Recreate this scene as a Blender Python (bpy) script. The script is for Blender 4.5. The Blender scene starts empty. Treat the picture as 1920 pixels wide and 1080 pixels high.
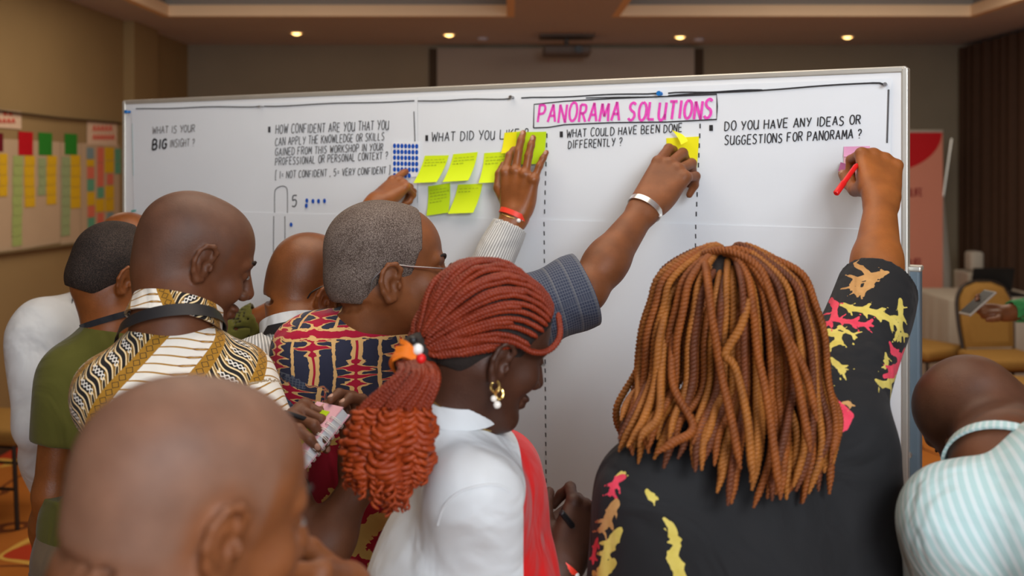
import bpy, math, random
import numpy as np
from mathutils import Vector, Matrix
random.seed(7)
RNG = np.random.default_rng(11)
SC = bpy.context.scene
COL = SC.collection
# ---------------------------------------------------------------- camera, world, lights, exposure
FPX, HZ, CH = 1900.0, 312.0, 1.80          # focal length in px, horizon row, lens height
cam = bpy.data.cameras.new('camera')
cam.sensor_width = 36.0
cam.lens = FPX / 1920 * 36
cam.shift_y = -(540 - HZ) / 1920
cam.clip_start = 0.05
cam.dof.use_dof = True
cam.dof.focus_distance = 2.05
cam.dof.aperture_fstop = 3.2
camo = bpy.data.objects.new('camera', cam)
COL.objects.link(camo)
camo.location = (0, 0, CH)
camo.rotation_euler = (math.pi / 2, 0, 0)
SC.camera = camo
SC.view_settings.view_transform = 'Standard'
SC.view_settings.look = 'None'
SC.view_settings.exposure = 0.85
SC.view_settings.gamma = 1.0
SC.view_settings.use_curve_mapping = False
w = bpy.data.worlds.new('world'); SC.world = w
w.use_nodes = True
w.node_tree.nodes['Background'].inputs[0].default_value = (1.0, 0.86, 0.70, 1)
w.node_tree.nodes['Background'].inputs[1].default_value = 0.10

def area(name, loc, target, size, power, color, sy=None):
    l = bpy.data.lights.new(name, 'AREA')
    l.energy = power; l.color = color; l.size = size
    if sy: l.shape = 'RECTANGLE'; l.size_y = sy
    o = bpy.data.objects.new(name, l); COL.objects.link(o)
    o.location = loc
    o.rotation_euler = (Vector(target) - Vector(loc)).to_track_quat('-Z', 'Y').to_euler()
    return o
# a flash bounced off the ceiling behind the photographer, an added frontal fill, and warm area lights below the ceiling
area('flash_bounce', (0.9, -0.9, 2.92), (0.35, 2.3, 1.2), 1.1, 54, (0.92, 0.96, 1.0))
area('front_fill', (0.4, -2.8, 1.9), (0.3, 6.0, 2.4), 3.2, 46, (0.86, 0.93, 1.0), 1.6)  # fill light added to lift the ceiling and people's backs
area('ceiling_glow', (-0.2, 2.2, 2.95), (-0.2, 2.2, 0), 1.6, 14, (1.0, 0.86, 0.70))
area('ceiling_glow', (-1.6, 5.8, 2.95), (-1.6, 6.2, 0), 2.0, 30, (1.0, 0.84, 0.64), 2.5)
area('ceiling_glow', (2.6, 6.0, 2.95), (2.6, 6.4, 0), 2.0, 36, (1.0, 0.87, 0.70), 2.5)

def P(x, y, d):
    return np.array([(x - 960) / FPX * d, d, CH - (y - HZ) / FPX * d])
def proj(V):
    return np.stack([V[:, 0] / V[:, 1] * FPX + 960, (CH - V[:, 2]) / V[:, 1] * FPX + HZ], 1)
def nrm(v):
    v = np.asarray(v, float); return v / (np.linalg.norm(v) + 1e-12)

# ---------------------------------------------------------------- node expression helper
class MT:
    def __init__(s, name, rough=0.6, spec=0.4, sheen=0.0):
        s.m = bpy.data.materials.new(name); s.m.use_nodes = True
        s.nt = s.m.node_tree; s.b = s.nt.nodes['Principled BSDF']
        s.b.inputs['Roughness'].default_value = rough
        s.b.inputs['Specular IOR Level'].default_value = spec
        if sheen: s.b.inputs['Sheen Weight'].default_value = sheen
    def attr(s, name, out='Vector'):
        n = s.nt.nodes.new('ShaderNodeAttribute'); n.attribute_name = name
        return n.outputs[out]
    def comp(s, sock):
        n = s.nt.nodes.new('ShaderNodeSeparateXYZ'); s.nt.links.new(sock, n.inputs[0])
        return [E(s, n.outputs[i]) for i in range(3)]
    def obj(s):
        return s.nt.nodes.new('ShaderNodeTexCoord').outputs['Object']
    def put(s, inp, v):
        if isinstance(v, E): v = v.s
        if isinstance(v, bpy.types.NodeSocket): s.nt.links.new(v, inp)
        else: inp.default_value = v
    def math(s, op, a, b=0.0, c=0.0):
        n = s.nt.nodes.new('ShaderNodeMath'); n.operation = op
        s.put(n.inputs[0], a); s.put(n.inputs[1], b); s.put(n.inputs[2], c)
        return E(s, n.outputs[0])
    def noise(s, vec, scale, detail=2.0, rough=0.5, color=False):
        n = s.nt.nodes.new('ShaderNodeTexNoise')
        s.put(n.inputs['Vector'], vec); n.inputs['Scale'].default_value = scale
        n.inputs['Detail'].default_value = detail; n.inputs['Roughness'].default_value = rough
        return n.outputs['Color'] if color else E(s, n.outputs['Fac'])
    def voro(s, vec, scale):
        n = s.nt.nodes.new('ShaderNodeTexVoronoi')
        s.put(n.inputs['Vector'], vec); n.inputs['Scale'].default_value = scale
        return E(s, n.outputs['Distance'])
    def vec(s, x, y, z=0.0):
        n = s.nt.nodes.new('ShaderNodeCombineXYZ')
        for i, v in enumerate((x, y, z)): s.put(n.inputs[i], v)
        return n.outputs[0]
    def mix(s, f, a, b, mode='MIX'):
        n = s.nt.nodes.new('ShaderNodeMix'); n.data_type = 'RGBA'; n.blend_type = mode
        s.put(n.inputs['Factor'], f)
        for i, v in ((6, a), (7, b)):
            if isinstance(v, tuple) and len(v) == 3: v = v + (1,)
            s.put(n.inputs[i], v)
        return n.outputs[2]
    def color(s, v):
        if isinstance(v, tuple) and len(v) == 3: v = v + (1,)
        s.put(s.b.inputs['Base Color'], v); return s
    def bump(s, h, strength=0.3, dist=0.001):
        n = s.nt.nodes.new('ShaderNodeBump'); n.inputs['Strength'].default_value = strength
        n.inputs['Distance'].default_value = dist; s.put(n.inputs['Height'], h)
        s.nt.links.new(n.outputs[0], s.b.inputs['Normal']); return s
class E:
    def __init__(e, m, s): e.m, e.s = m, s
    def __add__(e, o): return e.m.math('ADD', e, o)
    __radd__ = __add__
    def __sub__(e, o): return e.m.math('SUBTRACT', e, o)
    def __rsub__(e, o): return e.m.math('SUBTRACT', o, e)
    def __mul__(e, o): return e.m.math('MULTIPLY', e, o)
    __rmul__ = __mul__
    def __truediv__(e, o): return e.m.math('DIVIDE', e, o)
    def sin(e): return e.m.math('SINE', e)
    def abs(e): return e.m.math('ABSOLUTE', e)
    def fract(e): return e.m.math('FRACT', e)
    def floor(e): return e.m.math('FLOOR', e)
    def lt(e, o): return e.m.math('LESS_THAN', e, o)
    def gt(e, o): return e.m.math('GREATER_THAN', e, o)
    def max(e, o): return e.m.math('MAXIMUM', e, o)
    def min(e, o): return e.m.math('MINIMUM', e, o)

def plain(name, c, rough=0.6, spec=0.4, var=0.12, scale=30, metal=0.0, bump=0.0, emit=None):
    t = MT(name, rough, spec)
    n = t.noise(t.obj(), scale, 3)
    dark = tuple(v * (1 - var) for v in c); lite = tuple(min(1, v * (1 + var)) for v in c)
    t.color(t.mix(n, dark, lite))
    t.b.inputs['Metallic'].default_value = metal
    if bump: t.bump(n, bump, 0.002)
    if emit:
        t.b.inputs['Emission Color'].default_value = emit[0] + (1,)
        t.b.inputs['Emission Strength'].default_value = emit[1]
    return t.m

# ---------------------------------------------------------------- linking helpers
ORI = {}
def tag(o, label=None, cat=None, group=None, kind=None):
    if label: o['label'] = label
    if cat: o['category'] = cat
    if group: o['group'] = group
    if kind: o['kind'] = kind
    return o
def empty(name, loc, label, cat, group=None):
    o = bpy.data.objects.new(name, None); COL.objects.link(o)
    o.empty_display_size = 0.1
    o.location = [float(v) for v in loc]; ORI[o.name] = np.array(loc, float)
    return tag(o, label, cat, group)
def meshdata(name, V, Fq, mat, smooth=True):
    me = bpy.data.meshes.new(name)
    if isinstance(Fq, np.ndarray):
        n = Fq.shape[1]
        me.vertices.add(len(V)); me.vertices.foreach_set('co', np.asarray(V, np.float32).ravel())
        me.loops.add(Fq.size); me.loops.foreach_set('vertex_index', Fq.astype(np.int32).ravel())
        me.polygons.add(len(Fq))
        me.polygons.foreach_set('loop_start', np.arange(0, Fq.size, n, dtype=np.int32))
        me.update(calc_edges=True)
    else:
        me.from_pydata([tuple(map(float, v)) for v in V], [], [tuple(map(int, f)) for f in Fq])
        me.update()
    if smooth:
        me.polygons.foreach_set('use_smooth', [True] * len(me.polygons))
        if not isinstance(Fq, np.ndarray): me.set_sharp_from_angle(angle=math.radians(42))
    if mat is not None:
        for m in (mat if isinstance(mat, (list, tuple)) else [mat]): me.materials.append(m)
    return me
def put(name, V, Fq, mat, parent=None, smooth=True, origin=None):
    V = np.asarray(V, float)
    if parent is None:
        if origin is None: 
            origin = (V.min(0) + V.max(0)) / 2
    else:
        origin = ORI[parent.name]
    origin = np.asarray(origin, float)
    me = meshdata(name, V - origin, Fq, mat, smooth)
    o = bpy.data.objects.new(name, me); COL.objects.link(o)
    ORI[o.name] = origin
    if parent is None: o.location = origin.tolist()
    else: o.parent = parent
    return o
def setattr3(o, name, A):
    a = o.data.attributes.new(name, 'FLOAT_VECTOR', 'POINT')
    a.data.foreach_set('vector', np.asarray(A, np.float32).ravel())
class MB:                                        # small mesh collector
    def __init__(s): s.V = []; s.F = []
    def add(s, V, F):
        n = len(s.V); s.V += [tuple(v) for v in V]; s.F += [tuple(i + n for i in f) for f in F]; return s
    def box(s, c, d, R=None, bev=0.0):
        c = np.asarray(c, float); d = np.asarray(d, float) / 2
        R = np.eye(3) if R is None else np.asarray(R)
        if bev <= 0:
            pts = [(x, y, z) for x in (-1, 1) for y in (-1, 1) for z in (-1, 1)]
            V = [c + R @ (np.array(p) * d) for p in pts]
            return s.add(V, [(0, 1, 3, 2), (4, 6, 7, 5), (0, 4, 5, 1), (2, 3, 7, 6), (0, 2, 6, 4), (1, 5, 7, 3)])
        import bmesh
        bm = bmesh.new(); bmesh.ops.create_cube(bm, size=2)
        for v in bm.verts: v.co = Vector((v.co.x * d[0], v.co.y * d[1], v.co.z * d[2]))
        bmesh.ops.bevel(bm, geom=bm.edges[:], offset=min(bev, d.min() * .9), segments=3, profile=.5, affect='EDGES')
        bm.verts.index_update()
        V = [c + R @ np.array(v.co) for v in bm.verts]; F = [[v.index for v in f.verts] for f in bm.faces]
        bm.free(); return s.add(V, F)
    def tube(s, pts, r, n=8, cap=True):
        V, F = sweep(pts, r, n, cap); return s.add(V, F)
    def put(s, name, mat, parent=None, smooth=False, origin=None):
        return put(name, np.array(s.V), s.F, mat, parent, smooth, origin)
def box(name, c, d, mat, parent=None, R=None, bev=0.0, origin=None):
    return MB().box(c, d, R, bev).put(name, mat, parent, False, origin)
def frames(pts):
    pts = np.asarray(pts, float)
    T = np.gradient(pts, axis=0); T /= np.linalg.norm(T, axis=1)[:, None] + 1e-9
    a = np.array([0, 0, 1.]) if abs(T[0, 2]) < .9 else np.array([1., 0, 0])
    n = nrm(np.cross(T[0], a)); N = [n]
    for i in range(1, len(T)):
        n = n - T[i] * np.dot(n, T[i]); n = nrm(n); N.append(n)
    N = np.array(N); return T, N, np.cross(T, N)
def sweep(pts, r, n=8, cap=True):
    pts = np.asarray(pts, float); m = len(pts)
    r = np.broadcast_to(np.asarray(r, float), (m,))
    T, N, B = frames(pts)
    a = np.arange(n) * 2 * math.pi / n
    V = pts[:, None] + r[:, None, None] * (np.cos(a)[None, :, None] * N[:, None] + np.sin(a)[None, :, None] * B[:, None])
    V = V.reshape(-1, 3)
    F = [(i * n + j, i * n + (j + 1) % n, (i + 1) * n + (j + 1) % n, (i + 1) * n + j) for i in range(m - 1) for j in range(n)]
    if cap: F += [tuple(range(n))[::-1], tuple(range((m - 1) * n, m * n))]
    return V, F
def crv(pts, n):                                 # Catmull-Rom resample
    p = np.asarray(pts, float); p = np.vstack([2 * p[0] - p[1], p, 2 * p[-1] - p[-2]])
    m = len(p) - 3; t = np.linspace(0, m - 1e-6, n); i = t.astype(int); u = (t - i)[:, None]
    a, b, c, d = p[i], p[i + 1], p[i + 2], p[i + 3]
    return .5 * (2 * b + (c - a) * u + (2 * a - 5 * b + 4 * c - d) * u ** 2 + (3 * b - a - 3 * c + d) * u ** 3)
def strip(pts, wdir, width, thick, ndir):        # flat band along a path; wdir/ndir arrays or single
    pts = np.asarray(pts, float); m = len(pts)
    W = np.broadcast_to(np.asarray(wdir, float), (m, 3)); Nn = np.broadcast_to(np.asarray(ndir, float), (m, 3))
    V = np.concatenate([pts - W * width / 2, pts + W * width / 2, pts + W * width / 2 + Nn * thick, pts - W * width / 2 + Nn * thick], 1).reshape(-1, 3)
    F = [(i * 4 + j, i * 4 + (j + 1) % 4, i * 4 + 4 + (j + 1) % 4, i * 4 + 4 + j) for i in range(m - 1) for j in range(4)]
    F += [(3, 2, 1, 0), tuple(range(4 * m - 4, 4 * m))]
    return V, F

# ---------------------------------------------------------------- signed-distance modelling (sparse surface nets)
class SDF:
    def __init__(s): s.p = []
    def ell(s, c, r, k=.02, R=None, sub=False):
        s.p.append(('e', np.asarray(c, float), np.asarray(r, float), None if R is None else np.asarray(R, float).T, k, sub)); return s
    def cap(s, a, b, ra, rb=None, k=.02, sub=False):
        s.p.append(('c', np.asarray(a, float), np.asarray(b, float), (ra, ra if rb is None else rb), k, sub)); return s
    def chain(s, pts, rs, k=.02, sub=False):
        for i in range(len(pts) - 1):
            s.cap(pts[i], pts[i + 1], rs[i], rs[i + 1], k, sub)
        return s
    @staticmethod
    def one(p, X):
        if p[0] == 'e':
            q = X - p[1].astype(X.dtype)
            if p[3] is not None: q = q @ p[3].T.astype(X.dtype)
            r = p[2].astype(X.dtype)
            k0 = np.sqrt(((q / r) ** 2).sum(1)); k1 = np.sqrt(((q / r ** 2) ** 2).sum(1)) + 1e-6
            return k0 * (k0 - 1) / k1
        a, b = p[1].astype(X.dtype), p[2].astype(X.dtype); ba = b - a
        q = X - a; t = np.clip(q @ ba / (ba @ ba + 1e-12), 0, 1)
        return np.sqrt(((q - t[:, None] * ba) ** 2).sum(1)) - (p[3][0] + (p[3][1] - p[3][0]) * t)
    def bounds(s):
        lo, hi = [], []
        for p in s.p:
            if p[5]: continue
            if p[0] == 'e': m = p[2].max(); lo.append(p[1] - m); hi.append(p[1] + m)
            else:
                m = max(p[3]); lo.append(np.minimum(p[1], p[2]) - m); hi.append(np.maximum(p[1], p[2]) + m)
        return np.min(lo, 0) - .03, np.max(hi, 0) + .03
    def ev(s, X, prims=None, D=None):
        d = np.full(len(X), 9.0, X.dtype)
        for i in (range(len(s.p)) if prims is None else prims):
            p = s.p[i]; e = s.one(p, X) if D is None else D[i]; k = p[4]
            if p[5]:
                e = -e; h = np.maximum(k - np.abs(d - e), 0) / k; d = np.maximum(d, e) + h * h * k / 4
            else:
                h = np.maximum(k - np.abs(d - e), 0) / k; d = np.minimum(d, e) - h * h * k / 4
        return d
    def mesh(s, h, post=None, nb=14, pad=.0):
        lo, hi = s.bounds(); Bs = nb * h
        n = np.ceil((hi - lo) / Bs).astype(int)
        g = np.stack(np.meshgrid(*[np.arange(k) for k in n], indexing='ij'), -1).reshape(-1, 3)
        C = lo + (g + .5) * Bs
        D = [s.one(p, C) for p in s.p]
        d = s.ev(C, D=D); hd = Bs * .866
        keep = np.where(np.abs(d) < hd * 1.5 + .012 + pad)[0]
        Dm = np.array(D)
        ax = np.arange(-1, nb + 1)
        L = np.stack(np.meshgrid(ax, ax, ax, indexing='ij'), -1).reshape(-1, 3)
        m = nb + 2; KV, VV, Q = [], [], []
        off = np.array([[i, j, k] for i in (0, 1) for j in (0, 1) for k in (0, 1)])
        edges = [(a, b) for a in range(8) for b in range(a + 1, 8) if abs(off[a] - off[b]).sum() == 1]
        for bi in keep:
            gi = g[bi] * nb
            X = (lo + (L + gi) * h).astype(np.float32)
            pr = [i for i in range(len(s.p)) if Dm[i, bi] < hd * 1.5 + s.p[i][4] + .01]
            if not pr: continue
            f = s.ev(X, pr)
            if post is not None: f = post(f, X)
            if f.min() > 0 or f.max() < 0: continue
            f = f.reshape(m, m, m)
            cs = [f[o[0]:m - 1 + o[0], o[1]:m - 1 + o[1], o[2]:m - 1 + o[2]] for o in off]
            neg = sum((c < 0).astype(np.int8) for c in cs)
            I = np.argwhere((neg > 0) & (neg < 8))
            if len(I) == 0: continue
            cv = np.stack([c[I[:, 0], I[:, 1], I[:, 2]] for c in cs], 1)
            acc = np.zeros((len(I), 3)); cnt = np.zeros(len(I))
            for a, b in edges:
                va, vb = cv[:, a], cv[:, b]; sg = (va < 0) != (vb < 0)
                t = np.where(sg, va / np.where(sg, va - vb, 1), 0)
                acc += sg[:, None] * (off[a] + t[:, None] * (off[b] - off[a])); cnt += sg
            gl = I - 1 + gi
            VV.append(lo + (gl + acc / cnt[:, None]) * h)
            KV.append((gl[:, 0] + 8) * 4096 * 4096 + (gl[:, 1] + 8) * 4096 + gl[:, 2] + 8)
            inn = slice(1, nb + 1)
            for axn in range(3):
                a = f[inn, inn, inn]
                sl = [inn] * 3; sl[axn] = slice(2, nb + 2); b = f[tuple(sl)]
                J = np.argwhere((a < 0) != (b < 0))
                if len(J) == 0: continue
                fl = a[J[:, 0], J[:, 1], J[:, 2]] < 0
                G = J + gi; u, v = [(1, 2), (2, 0), (0, 1)][axn]
                du = np.zeros(3, int); du[u] = 1; dv = np.zeros(3, int); dv[v] = 1
                q = [G, G - du, G - du - dv, G - dv]
                k = np.stack([(c[:, 0] + 8) * 4096 * 4096 + (c[:, 1] + 8) * 4096 + c[:, 2] + 8 for c in q], 1)
                k[~fl] = k[~fl][:, ::-1]; Q.append(k)
        K = np.concatenate(KV); V = np.concatenate(VV); Q = np.concatenate(Q)
        uk, ui = np.unique(K, return_index=True); V = V[ui]
        qi = np.searchsorted(uk, Q); qi = np.clip(qi, 0, len(uk) - 1)
        ok = (uk[qi] == Q).all(1)
        return V, qi[ok]

def folds(amp, fr=16., seed=0., dirv=(1, .3, .6)):
    dv = np.array(dirv, float)
    def g(X):
        a = X @ nrm(dv) * fr; b = X[:, 2] * fr * .55; c = X[:, 0] * fr * .8
        return amp * (np.sin(a + 1.7 * np.sin(b + seed) + seed) * .6 + np.sin(2.3 * a + 2 * np.sin(c * .9 + seed * 2)) * .4)
    return g
def basis(yaw, nod=0, roll=0):
    y, n, r = map(math.radians, (yaw, nod, roll))
    return np.array((Matrix.Rotation(-y, 3, 'Z') @ Matrix.Rotation(-n, 3, 'X') @ Matrix.Rotation(r, 3, 'Y')))
# ---------------------------------------------------------------- materials
M = {}
M['back_wall'] = plain('back_wall_paint', (.24, .205, .15), .8, .2, .08, 3)
M['side_wall'] = plain('side_wall_paint', (.26, .18, .085), .8, .2, .08, 3)
M['screen_wall'] = plain('screen_wall_paint', (.31, .27, .235), .8, .2, .05, 2)
M['slot'] = plain('dark_slot', (.055, .035, .02), .7, .2)
M['ceiling'] = plain('ceiling_paint', (.50, .51, .60), .85, .2, .04, 2)
M['cream'] = plain('cream_molding', (.85, .66, .45), .7, .3, .05, 4)
M['tray_grey'] = plain('tray_grey', (.34, .32, .29), .7, .3, .05, 4)
M['tray_wood'] = plain('tray_wood', (.38, .20, .07), .6, .3, .2, 6)
M['white_board'] = plain('white_board', (.78, .80, .82), .45, .4, .02, 6)
M['paper'] = plain('paper', (.75, .79, .83), .6, .3, .02, 9)
M['alu'] = plain('aluminium', (.62, .60, .54), .38, .5, .06, 20, .6)
M['post'] = plain('grey_blue_post', (.12, .165, .20), .5, .4, .06, 12)
M['ink'] = plain('black_ink', (.030, .030, .034), .5, .3, .2, 200)
M['ink_glare'] = plain('glare_pale_ink', (.22, .21, .21), .6, .3, .25, 200)  # black ink paled to paint the lighting glare on the left writing
M['ink_grey'] = plain('grey_ink', (.09, .09, .095), .6, .3, .2, 200)  # grey strokes also carry the glare over the left-hand text
M['pink_ink'] = plain('magenta_ink', (.80, .08, .50), .5, .3, .25, 120)
M['lime'] = plain('lime_note', (.66, .84, .012), .55, .3, .05, 12)
M['lime2'] = plain('green_note', (.50, .72, .010), .55, .3, .05, 12)
M['yellow'] = plain('yellow_note', (.86, .80, .010), .55, .3, .05, 12)
M['pink_note'] = plain('pink_note', (.80, .30, .50), .55, .3, .05, 12)
M['pink_pale'] = plain('pale_pink_note', (.86, .48, .55), .55, .3, .05, 12)
M['blue_dot'] = plain('blue_dot', (.010, .085, .46), .5, .3, .05, 60)
M['blue_pin'] = plain('blue_plastic', (.01, .16, .50), .3, .5)
M['steel'] = plain('steel', (.45, .45, .46), .3, .5, .05, 40, .9)
M['silver'] = plain('silver', (.80, .78, .74), .25, .5, .05, 40, .85)
M['gold'] = plain('gold', (.85, .60, .20), .25, .5, .05, 40, .9)
M['pearl'] = plain('pearl', (.85, .80, .72), .2, .6)
M['black'] = plain('black_plastic', (.012, .012, .013), .4, .4)
M['lanyard'] = plain('black_ribbon', (.014, .014, .016), .45, .5, .2, 300)
M['red'] = plain('red_plastic', (.72, .012, .012), .4, .4)
M['red_band'] = plain('red_band', (.80, .045, .02), .45, .4)
M['white_bead'] = plain('white_bead', (.85, .84, .80), .3, .5)
M['orange_tie'] = plain('orange_elastic', (.85, .20, .015), .6, .3)
M['chair_cloth'] = plain('ochre_chair_fabric', (.27, .145, .035), .85, .2, .15, 60, bump=.3)
M['chair_frame'] = plain('chair_frame', (.025, .018, .014), .4, .4)
M['cloth_white'] = plain('white_tablecloth', (.42, .39, .34), .8, .2, .05, 10)
M['shoe'] = plain('shoe_leather', (.02, .016, .014), .45, .4)
M['poster'] = plain('poster_paper', (.43, .32, .22), .8, .2, .05, 5)
M['cream_skinnail'] = plain('nail', (.42, .22, .15), .4, .5, .05, 50)
M['curtain'] = plain('brown_curtain', (.050, .026, .016), .85, .2, .15, 20)
M['lit_gap'] = plain('lit_gap_pale', (.42, .30, .18), .85, .2, .08, 20)  # light in the gap by the curtain, put into a pale colour
M['lamp'] = plain('lamp_glow', (1, .8, .5), .5, .3, emit=((1, .60, .20), 3.2))
M['projector'] = plain('projector_grey', (.09, .07, .06), .5, .3)
M['glass'] = plain('glass', (.9, .9, .9), .05, .5)
M['glass'].node_tree.nodes['Principled BSDF'].inputs['Transmission Weight'].default_value = .95
M['eye_white'] = plain('eye_white', (.62, .56, .5), .2, .5)
M['iris'] = plain('iris', (.015, .008, .005), .15, .6)
M['scalp'] = plain('dark_scalp_hair', (.018, .013, .011), .7, .3, .4, 150, bump=.5)

def carpet():
    t = MT('patterned_carpet', .95, .1)
    o = t.obj(); x, y, z = t.comp(o)
    n = t.noise(o, 1.1, 2)
    a = ((x * 2.2 + y * 1.1 + n * 9.0).sin()).abs()
    b = ((y * 2.6 - x * 1.3 + n * 11.0).sin()).abs()
    c = t.mix(t.noise(o, 3.0, 3), (.30, .085, .015), (.42, .16, .03))
    c = t.mix(a.lt(.14), c, (.55, .33, .07)); c = t.mix(b.lt(.09), c, (.12, .035, .012))
    c = t.mix((n.gt(.60)), c, (.38, .04, .015))
    t.color(c); t.bump(t.noise(o, 300, 2), .4, .003); return t.m
M['carpet'] = carpet()

def skin_mat(name, rough=.52):
    t = MT(name, rough, .38); o = t.obj()
    base = t.attr('col', 'Color')
    n = t.noise(o, 22, 5); n2 = t.noise(o, 90, 3)
    c = t.mix(n, (.55, .52, .52), (1.45, 1.42, 1.38))
    c = t.mix(1.0, base, c, 'MULTIPLY')
    c = t.mix(n2 * .30, c, (.30, .16, .11), 'SOFT_LIGHT')
    t.color(c)
    t.b.inputs['Subsurface Weight'].default_value = .06
    t.b.inputs['Subsurface Radius'].default_value = (.012, .005, .003)
    t.bump(t.noise(o, 320, 4, .7), .45, .0012); return t.m
M['skin'] = skin_mat('skin')
M['skin_shiny'] = skin_mat('shiny_skin', .34)

def crop_hair(name, dark, grey, amt):
    t = MT(name, .75, .3); o = t.obj()
    n = t.noise(o, 520, 2, .7); v = t.noise(o, 18, 3)
    f = ((n - .5) * 4.0 + amt + (v - .5) * .8).max(0.).min(1.)
    t.color(t.mix(f, dark, grey)); t.bump(n, .8, .002); return t.m
M['hair_black'] = crop_hair('cropped_black_hair', (.010, .007, .006), (.075, .05, .038), .25)
M['hair_grey'] = crop_hair('cropped_greying_hair', (.050, .030, .022), (.24, .19, .16), .42)

def weave(t, o, s=900, amt=.25):
    n1 = t.nt.nodes.new('ShaderNodeTexNoise'); t.nt.links.new(o, n1.inputs['Vector']); n1.inputs['Scale'].default_value = 5.5
    n1.inputs['Detail'].default_value = 2.5; n1.inputs['Distortion'].default_value = 1.4
    big = t.nt.nodes.new('ShaderNodeBump'); big.inputs['Strength'].default_value = .75; big.inputs['Distance'].default_value = .030
    t.nt.links.new(n1.outputs['Fac'], big.inputs['Height'])
    t.bump(t.noise(o, s, 2), amt, .0006)
    fine = t.b.inputs['Normal'].links[0].from_node; t.nt.links.new(big.outputs[0], fine.inputs['Normal'])
def fabric(name, c, c2=None, rough=.85, scale=12):
    t = MT(name, rough, .2, .12); o = t.obj()
    t.color(t.mix(t.noise(o, scale, 3), c, c2 or tuple(v * 1.25 for v in c))); weave(t, o); return t.m
M['white_cloth'] = fabric('white_cotton', (.58, .60, .61), (.66, .67, .67))
M['tee_white'] = fabric('white_jersey', (.60, .62, .63), (.67, .69, .70))
M['olive'] = fabric('olive_cotton', (.085, .085, .013), (.115, .11, .02))
M['green'] = fabric('green_cotton', (.035, .21, .06))
M['dark_cloth'] = fabric('dark_cloth', (.02, .022, .028))
M['navy_cloth'] = fabric('navy_cloth', (.02, .025, .045))
M['khaki'] = fabric('khaki_cloth', (.14, .10, .06))
M['grey_cloth'] = fabric('grey_cloth', (.16, .16, .17))

def stripes(name, base, line, per, wid, axis=0, mix2=None):
    t = MT(name, .8, .2, .1); o = t.obj()
    c = t.comp(t.attr('pat'))
    f = (c[axis] / per).fract().lt(wid)
    n = t.noise(o, 15, 2)
    col = t.mix(f, base, line)
    if mix2:
        g = (c[axis] / (per * 4)).fract().lt(.5); col = t.mix(g * .35, col, mix2)
    t.color(t.mix(n * .12, col, (.5, .5, .5))); weave(t, o); return t.m
M['pin_stripe'] = stripes('grey_white_stripe_cotton', (.30, .30, .29), (.72, .72, .70), .0075, .38, 0)
M['pin_stripe_arm'] = stripes('grey_white_stripe_sleeve', (.30, .30, .29), (.74, .74, .72), .0085, .35, 0)
M['cuff_stripe'] = stripes('striped_cuff', (.36, .36, .35), (.78, .78, .76), .0085, .35, 1)
M['mint'] = stripes('mint_white_stripe_cotton', (.42, .61, .60), (.62, .72, .72), .0090, .42, 0)
def denim():
    t = MT('blue_grey_check_cotton', .85, .2, .1); o = t.obj(); u, v, _ = t.comp(t.attr('pat'))
    a = (u / .0052).fract().lt(.22); b = (v / .0052).fract().lt(.22); g = (v / .036).fract().lt(.12)
    c = t.mix(a.max(b) * .6, (.042, .052, .085), (.16, .17, .20))
    c = t.mix(g * .4, c, (.20, .20, .20)); t.color(c); weave(t, o); return t.m
M['denim'] = denim()

def batik():
    t = MT('batik_print_cotton', .75, .25, .08); o = t.obj(); u, v, _ = t.comp(t.attr('pat'))
    wn = t.noise(t.vec(u, v), 9., 1)
    w_ = u * .80 + v * .60 + (wn - .5) * .006          # across the bands
    s_ = u * -.60 + v * .80 + (wn - .5) * .006          # along the bands
    cr, oc, bk, wh = (.86, .66, .36), (.36, .175, .015), (.012, .010, .010), (.80, .76, .68)
    per = .148; q = (w_ / per).fract() * per
    # band 1 (0-.060): white leaning lobes with thin ochre scalloped outlines
    sh = (q - .030).abs()
    a1 = ((s_ + q * .55 + (q * 105.).sin() * .0020) / .0165).fract()
    e1 = (a1 - .5).abs()
    b1 = t.mix(e1.lt(.085), wh, oc)
    hook = ((a1 - .5) * (a1 - .5) * .28 + ((q - .049) / .009) * ((q - .049) / .009) * .006)
    b1 = t.mix((hook - .0058).abs().lt(.0020), b1, (.20, .08, .01))
    b1 = t.mix(sh.gt(.0275), b1, oc)
    # band 2 (.060-.074): ochre chain of diamonds
    a2 = ((s_ / .014).fract() - .5).abs() + ((q - .067) / .014).abs()
    b2 = t.mix((a2 - .42).abs().lt(.05), oc, bk)
    # band 3 (.074-.134): black with cream s-scrolls
    qq = q - .104
    a3 = ((s_ - qq * .50 + (qq * 120.).sin() * .0045) / .026).fract()
    d3 = (a3 - .5).abs()
    wob = (qq * 820.).sin() * .05
    b3 = t.mix((d3 - .32).abs().lt(.050), bk, cr)
    b3 = t.mix(((d3 - .08) + wob).abs().lt(.045) * qq.abs().lt(.018), b3, wh)
    b3 = t.mix((d3 - .20).abs().lt(.035) * qq.abs().gt(.010), b3, oc)
    r2 = ((a3 - .5) * (a3 - .5) * .68 + ((qq.abs() - .0245) / .010) * ((qq.abs() - .0245) / .010) * .012)
    b3 = t.mix((r2 - .010).abs().lt(.0035), b3, cr)
    b3 = t.mix(qq.abs().gt(.0275), b3, oc)
    a4 = ((s_ / .014).fract() - .5).abs() + ((q - .141) / .014).abs()
    b4 = t.mix((a4 - .42).abs().lt(.05), oc, bk)
    c = t.mix(q.gt(.060), b1, b2); c = t.mix(q.gt(.074), c, b3); c = t.mix(q.gt(.134), c, b4)
    t.color(c); weave(t, o); return t.m
M['batik'] = batik()

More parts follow.
